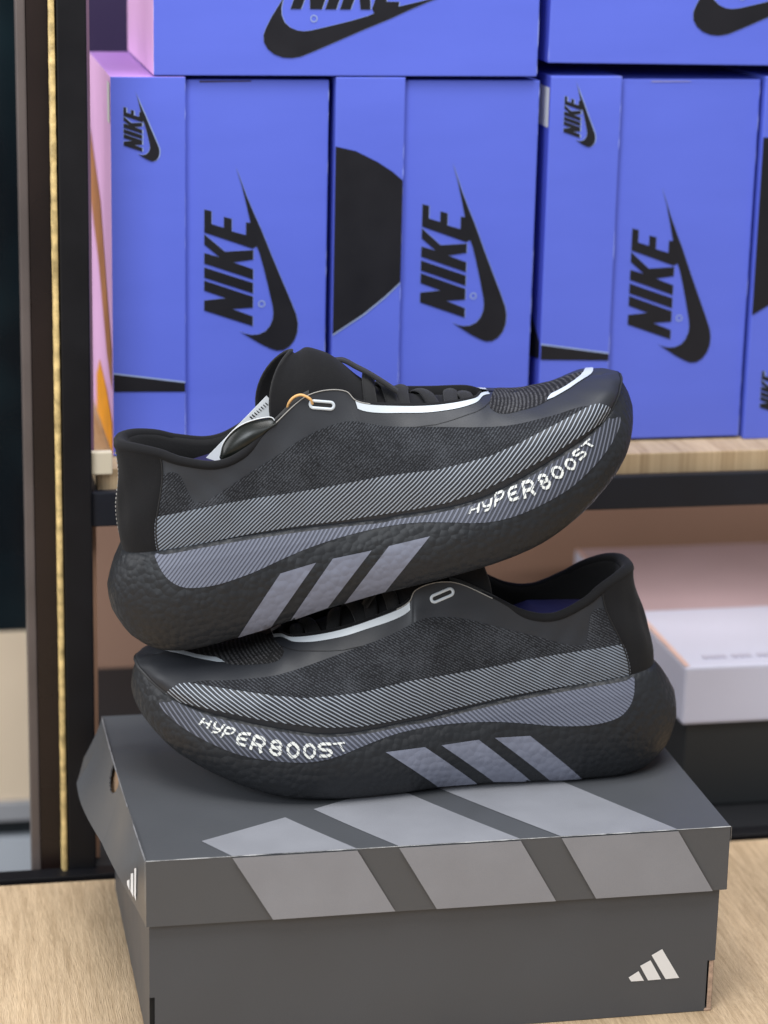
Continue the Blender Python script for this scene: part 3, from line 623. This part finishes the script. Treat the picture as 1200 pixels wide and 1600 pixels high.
def ring_mesh(bm, fn, ts, mi=0, cols=None, closed=True):
    idx = range(NC) if cols is None else cols
    vs = [[bm.verts.new(fn(i % NC, t)) for t in ts] for i in idx]
    n = len(vs)
    for a in range(n if closed else n-1):
        b = (a+1) % n
        for j in range(len(ts)-1):
            f = bm.faces.new((vs[a][j], vs[b][j], vs[b][j+1], vs[a][j+1])); f.material_index = mi
    return vs
def project(bvh, P2, phi, side=1, off=.0003):
    """P2 (x,q) -> point on surface seen along (0,cos,-sin)"""
    d = Vector((0, side*math.cos(phi), -math.sin(phi))); e = Vector((0, side*math.sin(phi), math.cos(phi)))
    o = Vector((P2[0], 0, 0))+e*P2[1]-d*.5
    h = bvh.ray_cast(o, d)
    if h[0] is None:
        h = bvh.find_nearest(Vector((P2[0], 0, 0))+e*P2[1])
        nn = h[1]
        return h[0]+nn*off*(1 if nn.dot(d) < 0 else -1)
    nn = h[1]
    if nn.dot(d) > 0: nn = -nn
    return h[0]+nn*off
def xq(P, phi, side=1): return (P[0], P[1]*side*math.sin(phi)+P[2]*math.cos(phi))
def patch(name, bvh, pts, m, parent, mir, phi=PHI0, side=1, off=.0003, g=.003, sm=0):
    """pts: one polygon or list of polygons of local 3-D points lying on the surface"""
    polys = pts if isinstance(pts[0][0], (list, tuple)) else [pts]
    bm = bmesh.new()
    for P in polys:
        Q = [xq(p, phi) for p in P]
        if sm: Q = smooth_poly(Q, sm)
        tess(bm, [bm.verts.new((a, 0, b)) for a, b in Q], [Vector((a, b, 0)) for a, b in Q])
    xs = [v.co.x for v in bm.verts]; zs = [v.co.z for v in bm.verts]
    for ax, lo, hi in ((0, min(xs), max(xs)), (2, min(zs), max(zs))):
        k = math.ceil(lo/g)
        while k*g < hi:
            co = [0, 0, 0]; co[ax] = k*g; no = [0, 0, 0]; no[ax] = 1
            bmesh.ops.bisect_plane(bm, geom=bm.verts[:]+bm.edges[:]+bm.faces[:], plane_co=co, plane_no=no, dist=1e-6)
            k += 1
    bmesh.ops.remove_doubles(bm, verts=bm.verts, dist=1e-6)
    for v in bm.verts:
        c = project(bvh, (v.co.x, v.co.z), phi, side, off); v.co = Vector((c.x*mir, c.y, c.z))
    return from_bm(name, bm, m, parent, True)
def flipx(bm, mir):
    if mir < 0:
        for v in bm.verts: v.co.x *= -1
def bvh_of(bm_fn):
    bm = bmesh.new(); bm_fn(bm); bmesh.ops.recalc_face_normals(bm, faces=bm.faces)
    b = BVHTree.FromBMesh(bm); bm.free(); return b
MT = [0, .03, .07, .12, .2, .29, .38, .5, .62, .74, .85, .93, 1.0]
UT = [i/22 for i in range(23)]
def smooth_mid(i, t):
    # average neighbouring t for a rounder profile
    a = mid_pt(i, max(0, t-.06)); b = mid_pt(i, min(1, t+.06)); c = mid_pt(i, t)
    if t in (0, 1): return c
    q = (a+b+c*2)/4; q.z = c.z; return q
def mid_bm(bm):
    vs = ring_mesh(bm, smooth_mid, MT)
    # top ledge and bottom cap towards the spine
    for lvl, ks in ((-1, (.004,)), (0, ())):
        pass
    top = [v[-1] for v in vs]; n = NC
    inn = []
    for i in range(n):
        p = top[i].co; q = p+Vector((INW[i][0]*.006, INW[i][1]*.006, -.0015)); inn.append(bm.verts.new(q))
    for i in range(n): bm.faces.new((top[i], top[(i+1) % n], inn[(i+1) % n], inn[i]))
    cap(bm, [v[0] for v in vs])
def cap(bm, ring):
    n = len(ring); lv = [ring]
    for k in (.35, .7, 1.0):
        cur = []
        for v in ring:
            x = min(.315, max(.02, v.co.x)); s = Vector((x, .004, v.co.z+(0 if .02 < v.co.x < .315 else -.001)))
            cur.append(bm.verts.new(v.co.lerp(s, k*.98)))
        lv.append(cur)
    for a, b in zip(lv, lv[1:]):
        for i in range(n): bm.faces.new((a[i], a[(i+1) % n], b[(i+1) % n], b[i]))
def up_bm(bm): ring_mesh(bm, up_pt, UT)
BM = bvh_of(mid_bm); BU = bvh_of(up_bm)
def tube(bm, pts, r, n=8, closed=False, mi=0):
    rings = []; N_ = len(pts)
    for i, p in enumerate(pts):
        a = pts[(i-1) % N_] if (closed or i > 0) else p; b = pts[(i+1) % N_] if (closed or i < N_-1) else p
        d = (b-a).normalized(); u = d.cross(Vector((0, 0, 1)));
        if u.length < 1e-3: u = Vector((0, 1, 0))
        u.normalize(); w = u.cross(d).normalized()
        rr = r[i] if isinstance(r, (list, tuple)) else r
        rings.append([bm.verts.new(p+(u*math.cos(2*math.pi*k/n)+w*math.sin(2*math.pi*k/n))*rr) for k in range(n)])
    for i in range(N_ if closed else N_-1):
        A, B = rings[i], rings[(i+1) % N_]
        for k in range(n):
            f = bm.faces.new((A[k], A[(k+1) % n], B[(k+1) % n], B[k])); f.material_index = mi
def crv(P, n):
    """open Catmull-Rom through points"""
    P = [Vector(p) for p in P]; Q = [P[0]*2-P[1]]+P+[P[-1]*2-P[-2]]; out = []
    for i in range(1, len(Q)-2):
        for k in range(n):
            t = k/n; a, b, c, d = Q[i-1:i+3]
            out.append(.5*((2*b)+(c-a)*t+(2*a-5*b+4*c-d)*t*t+(3*b-a-3*c+d)*t**3))
    out.append(P[-1]); return out
def letters(quads):
    """stroke letters in unit boxes -> list of polygons in quads (BL,BR,TR,TL) of local 3-D points"""
    w = .205
    def seg(a, b, w=w):
        dx, dy = b[0]-a[0], b[1]-a[1]; l = math.hypot(dx, dy); nx, ny = -dy/l*w/2, dx/l*w/2
        return [(a[0]+nx, a[1]+ny), (a[0]-nx, a[1]-ny), (b[0]-nx, b[1]-ny), (b[0]+nx, b[1]+ny)]
    def path(P, w=w): return [seg(P[i], P[i+1]) for i in range(len(P)-1)]
    a, b = .11, .89
    def ring(x0, x1, y0, y1, c=.26):
        return path([(x0+c, y0), (x1-c, y0), (x1, y0+c*.8), (x1, y1-c*.8), (x1-c, y1), (x0+c, y1), (x0, y1-c*.8), (x0, y0+c*.8), (x0+c, y0)])
    G = dict(H=path([(a, 0), (a, 1)])+path([(b, 0), (b, 1)])+path([(a, .5), (b, .5)]),
     Y=path([(a, 1), (a, .62), (.3, .45), (b, .45)])+path([(b, 1), (b, .2), (.7, .1), (.2, .1)]),
     P=path([(a, 0), (a, .9), (.7, .9), (b, .75), (b, .5), (.7, .38), (a, .38)]),
     E=path([(b, .9), (.3, .9), (a, .75), (a, .25), (.3, .1), (b, .1)])+path([(a, .5), (.8, .5)]),
     R=path([(a, 0), (a, .9), (.7, .9), (b, .75), (b, .55), (.7, .42), (a, .42)])+path([(.6, .42), (b, 0)]),
     B=ring(a, b, .1, .52, .2)+ring(a+.04, b-.04, .5, .9, .2),
     O=ring(a, b, .1, .9, .28),
     S=path([(b, .9), (.3, .9), (a, .78), (a, .62), (.3, .52), (.7, .5), (b, .4), (b, .22), (.7, .1), (a, .1)]),
     T=path([(0, .9), (1, .9)])+path([(.5, .9), (.5, 0)]))
    out = []
    for ch, (bl, br, tr, tl) in zip('HYPERBOOST', quads):
        for poly in G[ch]:
            R = []
            for u, v in poly:
                p = [(1-u)*(1-v)*bl[k]+u*(1-v)*br[k]+u*v*tr[k]+(1-u)*v*tl[k] for k in range(3)]; R.append(tuple(p))
            out.append(R)
    return out
def make_shoe(label, loc, rot, mir, OV):
    root = empty('running_shoe', loc, label, 'running shoe', 'pair of black running shoes')
    root.rotation_mode = 'XYZ'; root.rotation_euler = rot
    bm = bmesh.new(); mid_bm(bm); flipx(bm, mir); midsole = from_bm('midsole', bm, FOAM, root, True)
    bm = bmesh.new()
    def osf(i, t):
        z0 = [.0004, .0000, .0012, .0030, .0035][t]; o = [.0075, .0006, -.0006, -.0016, -.0004][t]
        p = smooth_mid(i, 0); return Vector((p.x+INW[i][0]*o, p.y+INW[i][1]*o, p.z+z0))
    vs = ring_mesh(bm, osf, [0, 1, 2, 3, 4]); cap(bm, [v[0] for v in vs]); flipx(bm, mir)
    from_bm('outsole', bm, RUBBER, root, True)
    bm = bmesh.new(); up_bm(bm); flipx(bm, mir); upper = from_bm('upper', bm, FILM, root, True)
    # toe rubber lip wrapping the tip
    bm = bmesh.new()
    def lip(i, t):
        p = up_pt(i, t*.22); r = C[i]; k = max(0, 1-abs(((i+NC//2) % NC)-NC//2)/(SUB*2.3))
        q = up_pt(i, t*.34*k+.0); o = .0010*(1 if t < .8 else .3)
        return q+Vector((-INW[i][0]*o, -INW[i][1]*o, .0003))
    cols = [k % NC for k in range(-int(SUB*2.3), int(SUB*2.3)+1)]
    ring_mesh(bm, lip, [i/8 for i in range(9)], cols=cols, closed=False); flipx(bm, mir)
    from_bm('toe_bumper', bm, RUBBER, root, True)
    # heel counter: stands 0.8 mm off the upper between the two rear seams
    i0, i1 = SUB*16, SUB*(len(LAT)+len(HEEL)+len(LAT)-1-16)
    bm = bmesh.new()
    def hc(i, t):
        q = up_pt(i, t); n = Vector((-INW[i][0], -INW[i][1], .15)).normalized(); puff = .0016*math.sin(math.pi*min(1, max(0, (i-i0)/(i1-i0))))**.3
        return q+n*(.0002+puff)
    ring_mesh(bm, hc, UT, cols=range(i0, i1+1), closed=False); flipx(bm, mir)
    hcn = from_bm('heel_counter', bm, FABRIC, root, True)
    for ii in (i0, i1):
        bm = bmesh.new(); tube(bm, [hc(ii, t)+Vector((0, -INW[ii][1]*.0002, 0)) for t in UT], .0005, 6)
        flipx(bm, mir); from_bm('seam', bm, SEAM, hcn, True)
    bm = bmesh.new()   # heel tape up the back
    ic = SUB*len(LAT)
    pr = None
    for k in range(46):
        if k % 2: continue
        p = hc(ic, k/46*.96)+Vector((-.0003, -.0012, 0)); q = hc(ic, (k+1)/46*.96)+Vector((-.0003, -.0012, 0))
        tube(bm, [p, q], .0005, 5)
    flipx(bm, mir); from_bm('heel_stitching', bm, PALE_EDGE, hcn, True)
    # pale cut edge of the eyelet flap
    bm = bmesh.new(); tube(bm, [Vector(C[i][6:9])+Vector((-INW[i][0]*.0004, -INW[i][1]*.0004, .0002)) for i in range(int(SUB*8.7), int(SUB*12.2))], .00032, 5)
    flipx(bm, mir); from_bm('cut_edge', bm, PALE_EDGE, upper, True)
    # inner lining and collar binding
    c0, c1 = SUB*11, SUB*(len(ROWS)-11)
    cols = list(range(c0, c1+1))
    bm = bmesh.new()
    def lin(i, t):
        T = Vector(C[i][6:9]); w = Vector((INW[i][0], INW[i][1], 0))
        zf = .052; o = [0, .0045, .0062, .0045, .002, 0, -.002][t]; zz = [0, .0018, -.002, -.012, -.028, -.040, -.075][t]
        return Vector((T.x+w.x*o, T.y+w.y*o, max(zf, T.z+zz)))
    ring_mesh(bm, lin, list(range(7)), cols=cols, closed=False); flipx(bm, mir); from_bm('lining', bm, LINING, root, True)
    bm = bmesh.new()
    pts = [Vector(C[i][6:9])+Vector((INW[i][0]*.0018, INW[i][1]*.0018, .0004)) for i in range(SUB*12-2, SUB*(len(ROWS)-12)+3)]
    n = len(pts); rr = [.0028*min(1, (.25+j/14), (.25+(n-1-j)/14))*(1+.45*math.exp(-((j-n/2)/22)**2)) for j in range(n)]
    tube(bm, pts, rr, 10); flipx(bm, mir); from_bm('collar', bm, FABRIC, root, True)
    # insole
    bm = bmesh.new(); ring = []
    for i in range(NC):
        r = C[i]; p = r[:2]+INW[i]*(r[5]+(.0145 if r[0] < .14 else .018)); ring.append(bm.verts.new((p[0], p[1], .0970-.35*max(0, p[0]-.090)-.15*max(0, .045-p[0]))))
    lo = [bm.verts.new(v.co+Vector((0, 0, -.004))) for v in ring]
    keep = [i for i in range(NC) if ring[i].co.x < .22]
    pairs = [(i, (NC-i) % NC) for i in range(SUB*7, NC//2)]
    for (a, b), (c, d) in zip(pairs, pairs[1:]): bm.faces.new((ring[a], ring[c], ring[d], ring[b]))
    bmesh.ops.delete(bm, geom=[v for v in bm.verts if not v.link_faces], context='VERTS')
    flipx(bm, mir); from_bm('insole', bm, NAVY, root, True)
    # tongue: a U-shaped padded sheet that ends in an open cuff
    ST = [ # (crest x, z, half width, drop, lean of the sides in x)
     (.2400, .0850, .014, .004, .000), (.2300, .0880, .019, .008, .000), (.2080, .0965, .0215, .012, .000), (.1920, .1050, .0225, .017, -.001),
     (.1800, .1165, .0230, .024, -.002), (.1720, .1290, .0235, .032, -.003), (.1640, .1385, .0238, .038, -.005), (.1560, .1440, .0240, .041, -.008),
     (.1500, .1438, .0235, .040, -.015), (.1472, .1432, .0224, .037, -.020), (.1462, .1452, .0225, .037, -.024), (.1458, .1464, .0228, .038, -.027)]
    def tong(u, v, th=0):
        k = u*(len(ST)-1); a = int(min(len(ST)-2, k)); f = k-a
        f = f
        P = [ST[max(0, a-1)], ST[a], ST[a+1], ST[min(len(ST)-1, a+2)]]
        s = [.5*((2*P[1][j])+(P[2][j]-P[0][j])*f+(2*P[0][j]-5*P[1][j]+4*P[2][j]-P[3][j])*f*f+(3*P[1][j]-P[0][j]-3*P[2][j]+P[3][j])*f**3) for j in range(5)]
        ang = (v-.5)*math.pi*1.02
        y = (s[2]-th)*math.sin(ang); dz = (s[3]-th)*(1-math.cos(ang))
        kk = max(0, (u-.6)/.4); ca = (1-math.cos(ang))*(1-kk)+abs(math.sin(ang))**1.3*kk
        x = s[0]+s[4]*ca*(1+.10*kk*math.sin(ang))
        # near side edge sits further forward than the far one
        return Vector((x+0, y, s[1]-dz-th+.0006*math.sin(u*40)*math.sin(v*5)))
    bm = bmesh.new(); nu, nv = 60, 28
    for th, mi in ((0, 0), (.0022, 1)):
        vs = [[bm.verts.new(tong(i/nu, j/nv, th)) for j in range(nv+1)] for i in range(nu+1)]
        for i in range(nu):
            for j in range(nv):
                f = bm.faces.new((vs[i][j], vs[i+1][j], vs[i+1][j+1], vs[i][j+1])); f.material_index = mi
        if th == 0: outer = vs
    for j in range(nv):
        bm.faces.new((outer[nu][j], outer[nu][j+1], vs[nu][j+1], vs[nu][j]))
    for jj in (0, nv):
        for i in range(nu): bm.faces.new((outer[i][jj], outer[i+1][jj], vs[i+1][jj], vs[i][jj]))
    flipx(bm, mir); tg = from_bm('tongue', bm, [FABRIC, LINING], root, True)
    bm = bmesh.new(); tube(bm, [tong(1, j/nv, .001) for j in range(nv+1)], .0011, 6); flipx(bm, mir); from_bm('tongue_rim', bm, LACE, tg, True)
    # laces: flat bands hugging the tongue
    for q, (u0, du, hgt, wd) in enumerate([(.055, .03, .0016, .0042), (.105, -.04, .0020, .0044), (.165, .045, .0022, .0044), (.225, -.045, .0024, .0044), (.285, .05, .0026, .0044), (.345, -.05, .0030, .0044)]):
        bm = bmesh.new(); pr = None; n = 26
        for i in range(n+1):
            v = .04+.92*i/n; uu = max(0, u0+du*(v-.5)); c = tong(uu, v)
            tu = (tong(uu+.01, v)-tong(max(0, uu-.01), v)).normalized(); tv = (tong(uu, min(1, v+.01))-tong(uu, max(0, v-.01))).normalized()
            nr = tu.cross(tv).normalized(); nr = nr if nr.z > 0 or abs(nr.z) < .05 and nr.y*(v-.5) > 0 else -nr
            if nr.dot(Vector((0, v-.5, .25))) < 0: nr = -nr
            hh = hgt*(.55+.75*math.exp(-((v-.42-.16*(q % 2))/.16)**2)); p = c+nr*hh
            w = wd; h = .0008; ar = .0011
            cur = [bm.verts.new(p+tu*a+nr*b) for a, b in ((-w, -.0004), (-w*.85, h), (-w*.4, h+ar*.8), (0, h+ar), (w*.4, h+ar*.8), (w*.85, h), (w, -.0004), (w*.5, -h), (-w*.5, -h))]
            if pr:
                for k in range(9): bm.faces.new((pr[k], pr[(k+1) % 9], cur[(k+1) % 9], cur[k]))
            pr = cur
        flipx(bm, mir); from_bm('lace', bm, LACE, root, True)
    # slack loop above the top lace
    bm = bmesh.new(); pr = None
    for p in crv([(.197, -.016, .1060), (.191, -.012, .1130), (.1845, -.007, .1198), (.179, -.001, .1242), (.1735, .006, .1285), (.168, .013, .1290)], 8):
        cur = [bm.verts.new(p+Vector(d)) for d in ((-.0012, -.0036, .0), (0, -.0036, .0009), (.0012, .0036, .0009), (0, .0036, 0))]
        if pr:
            for k in range(4): bm.faces.new((pr[k], pr[(k+1) % 4], cur[(k+1) % 4], cur[k]))
        pr = cur
    flipx(bm, mir); from_bm('lace', bm, LACE, root, True)
    # reflective line running round the throat just below its edge
    bm = bmesh.new()
    def rl(i, t):
        q = up_pt(i, t); a = up_pt(i, t-.01); d = (q-a).normalized(); c = up_pt((i+1) % NC, t)-q; nn = d.cross(c).normalized()
        if nn.z < 0: nn = -nn
        return q+nn*.0004
    def tl(i, f):   # a constant 3.2 mm band measured down from the edge
        r = C[i]; L = sum((up_pt(i, .6+.4*(k+1)/12)-up_pt(i, .6+.4*k/12)).length for k in range(12))
        return 1-.4*(f/L)
    j0 = int(SUB*4.95); rng = list(range(SUB*9+1, j0-1, -1))+[(NC-i) % NC for i in range(j0, SUB*9+2)]
    pr = None
    for i in rng:
        cur = [bm.verts.new(rl(i, tl(i, f))) for f in (.0007, .0024, .0042, .0060)]
        if pr:
            for k in range(3): bm.faces.new((pr[k], pr[k+1], cur[k+1], cur[k]))
        pr = cur
    flipx(bm, mir); from_bm('reflective_line', bm, REFLECT, upper, True)
    # eyestay inner edge
    bm = bmesh.new(); pr = None
    es = [i for i in range(int(SUB*5.2), SUB*9+2)]
    for sgn, rng in ((1, es), (-1, [(NC-i) % NC for i in es])):
        pr = None
        for i in rng:
            T = Vector(C[i][6:9]); w = Vector((INW[i][0], INW[i][1], 0))
            cur = [bm.verts.new(T+w*.0+Vector((0, 0, .0001))), bm.verts.new(T+w*.0012+Vector((0, 0, .0012))), bm.verts.new(T+w*.0026+Vector((0, 0, .0008))), bm.verts.new(T+w*.003+Vector((0, 0, -.008)))]
            if pr:
                for k in range(3): bm.faces.new((pr[k], pr[k+1], cur[k+1], cur[k]))
            pr = cur
    flipx(bm, mir); from_bm('eyestay_binding', bm, FABRIC, root, True)
    if OV:
        OV = dict(OV)
        L_ = OV['lower']; lat = list(range(SUB*1, SUB*16+SUB//2))
        new = [p for p in L_ if p[1] < 0 and p[2] < .0485 or (p[1] < 0 and p[0] < .036) or (p[1] < 0 and p[0] > .3100)]
        top = [smooth_mid(i, .965) for i in reversed(lat)]; top = [tuple(p) for p in top if .036 < p.x < .3120]
        k0 = [i for i, p in enumerate(new) if p[0] > .3100]
        OV['lower'] = top+new[min(k0):]+[p for p in new[:min(k0)] if p[0] < .036][:1]
        for key in ('textT', 'textB'):      # keep every letter below the seam
            OV[key] = [tuple((x, y, z) for x, y, z in q) for q in OV[key]]
        for nm, key, m, par, bvh, phi, off, sm, med_ in OVL:
            if key in OV:
                patch(nm, bvh, OV[key], m, {'u': upper, 'm': midsole}[par], mir, rad(phi), 1, off, .003, sm)
                if med_: patch(nm, bvh, [(x, -y, z) for x, y, z in OV[key]] if False else OV[key], m, {'u': upper, 'm': midsole}[par], mir, rad(phi), -1, off, .003, sm)
        quads = OV['textB'] if mir < 0 else OV['textT']
        patch('lettering', BM, letters(quads), TEXT_M, midsole, mir, PHI0, 1, .0011, .004)
        # eyelet: slotted reflective ring
        E = [Vector(p) for p in OV['eyelet']]   # (end a, end b) centre line
        phi = rad(20); a = xq(E[0], phi); b = xq(E[1], phi)
        def stad(r, n=10):
            dx, dy = b[0]-a[0], b[1]-a[1]; l = math.hypot(dx, dy); dx /= l; dy /= l; out = []
            for k in range(n+1):
                t = -math.pi/2+math.pi*k/n; out.append((b[0]+r*(dx*math.cos(t)-dy*math.sin(t)), b[1]+r*(dy*math.cos(t)+dx*math.sin(t))))
            for k in range(n+1):
                t = math.pi/2+math.pi*k/n; out.append((a[0]+r*(dx*math.cos(t)-dy*math.sin(t)), a[1]+r*(dy*math.cos(t)+dx*math.sin(t))))
            return out
        bm = bmesh.new(); A = stad(.0029); Bq = stad(.0012); n = len(A)
        def pv(p, off): c = project(BU, p, phi, 1, off); return bm.verts.new((c.x*mir, c.y, c.z))
        ra = [pv(p, .0003) for p in A]; rb = [pv(p, .0008) for p in stad(.0026)]; rc = [pv(p, .0008) for p in Bq]; rd = [pv(p, .0002) for p in Bq]
        for k in range(n):
            for u, v in ((ra, rb), (rb, rc), (rc, rd)): bm.faces.new((u[k], u[(k+1) % n], v[(k+1) % n], v[k]))
        ey = from_bm('eyelet', bm, REFLECT, root, True)
        bm = bmesh.new(); bm.faces.new([pv(p, .00035) for p in stad(.00135)]); from_bm('slot', bm, SEAM, ey)
    return root
# overlays: name, key, material, parent, surface, projection angle, offset, corner smoothing, also on the inner side
OVL = [
 ('knit_panel', 'knit', KNIT_M, 'u', BU, 20, .00022, 1, True),
 ('knit_panel', 'heelknit', KNIT_M, 'u', BU, 20, .00022, 1, True),
 ('line_print', 'band', BAND_UP, 'u', BU, 20, .00045, 0, True),
 ('line_print', 'lower', BAND_LO, 'm', BM, 20, .00030, 1, True),
 ('side_stripe', 'sA', STRIPE_FOAM, 'm', BM, 20, .00035, 0, True),
 ('side_stripe', 'sB', STRIPE_FOAM, 'm', BM, 20, .00035, 0, True),
 ('side_stripe', 'sC', STRIPE_FOAM, 'm', BM, 20, .00035, 0, True),
 ('toe_mesh', 'vmesh', MESH_M, 'u', BU, 40, .00022, 1, False),
 ('reflective_line', 'toeline', REFLECT, 'u', BU, 40, .00055, 0, False),
 ('three_bar_mark', 'vmark', REFLECT, 'u', BU, 40, .00055, 0, False),
 ('panel_seam', 'seamline', SEAM, 'u', BU, 30, .00035, 0, False),
]
TOP_LOC = (.0059, .1385, .1955); TOP_ROT = (0, rad(-17.8), rad(-3.2))
BOT_LOC = (.338, .116, .1204); BOT_ROT = (0, rad(.4), rad(-2.0))
shoe_t = make_shoe('upper running shoe, toe tilted up to the right, lying across the other one', TOP_LOC, TOP_ROT, 1, OV)
shoe_b = make_shoe('lower running shoe, toe pointing left, standing flat on the grey shoe box lid', BOT_LOC, BOT_ROT, -1, OV)
# ------------------------------------------------------------------ swing tags stuck in the upper shoe
r = empty('hang_tag', (.075, .120, .318), 'white and black card tags on a tan cord, tucked into the upper shoe', 'tag')
off = Vector((.075, .120, .318))
def card(name, pts, bend, m, th=.0006):
    bm = bmesh.new(); c = sum((Vector(p) for p in pts), Vector())/len(pts)
    f = [bm.verts.new(Vector(p)-off) for p in pts]; b = [bm.verts.new(Vector(p)-off+Vector((0, th, 0))) for p in pts]
    P2 = [Vector((p[0], p[2], 0)) for p in pts]
    tess(bm, f, P2); tess(bm, b, P2)
    for k in range(len(f)): bm.faces.new((f[k], f[(k+1) % len(f)], b[(k+1) % len(b)], b[k]))
    return from_bm(name, bm, m, r)
wc = card('white_card', [(0.0844, 0.126, 0.3535), (0.092, 0.124, 0.3456), (0.0574, 0.132, 0.3127), (0.0500, 0.134, 0.3150)], 0, CARD_W)
bmx = bmesh.new(); rnd = random.Random(4)
for k in range(8):
    a = Vector((.0845, 0, .3490)).lerp(Vector((.0745, 0, .3395)), k/8); d = Vector((-.72, 0, -.69)); n_ = Vector((-.69, 0, .72))
    w, hgt = .0008*rnd.uniform(.7, 1.1), .0011; y_ = .1262+(.0845-a.x)*.20-.0012
    bmx.faces.new([bmx.verts.new(Vector((a.x, y_, a.z))+d*p+n_*q-off) for p, q in ((0, -hgt), (w, -hgt), (w, hgt), (0, hgt))])
from_bm('small_print', bmx, SEAM, wc, rn=False)
# bent black card: a shallow curved sheet
bm = bmesh.new()
top = crv([(.0553, .1165, .3200), (.0576, .1150, .3292), (.0639, .1130, .3374), (.0725, .1110, .3425), (.0837, .1095, .3449), (.0871, .1085, .3422)], 6)
bot = crv([(.0560, .1140, .3185), (.0595, .1120, .3185), (.0640, .1100, .3205), (.0700, .1080, .3255), (.0763, .1070, .3314), (.0871, .1065, .3420)], 6)
g_ = [[bm.verts.new(a.lerp(b, k/6)+Vector((0, -.0035*math.sin(math.pi*k/6), 0))-off) for k in range(7)] for a, b in zip(top, bot)]
for i in range(len(g_)-1):
    for k in range(6): bm.faces.new((g_[i][k], g_[i+1][k], g_[i+1][k+1], g_[i][k+1]))
bc = from_bm('black_card', bm, CARD_B, r, True); sm = bc.modifiers.new('thick', 'SOLIDIFY'); sm.thickness = .0007
bm = bmesh.new(); tube(bm, [p-off+Vector((0, -.0008, 0)) for p in top], .00035, 5); from_bm('card_edge', bm, CARD_W, bc, True)
bm = bmesh.new(); tube(bm, [p-off for p in crv(OV['cord'] if 'cord' in OV else [(.109, .1085, .3512), (.1069, .1085, .3552), (.1035, .110, .3584), (.1, .1125, .3588), (.0978, .115, .3559), (.0969, .121, .3507)], 6)], [.0008]*60, 8); from_bm('cord', bm, CORD, r, True)
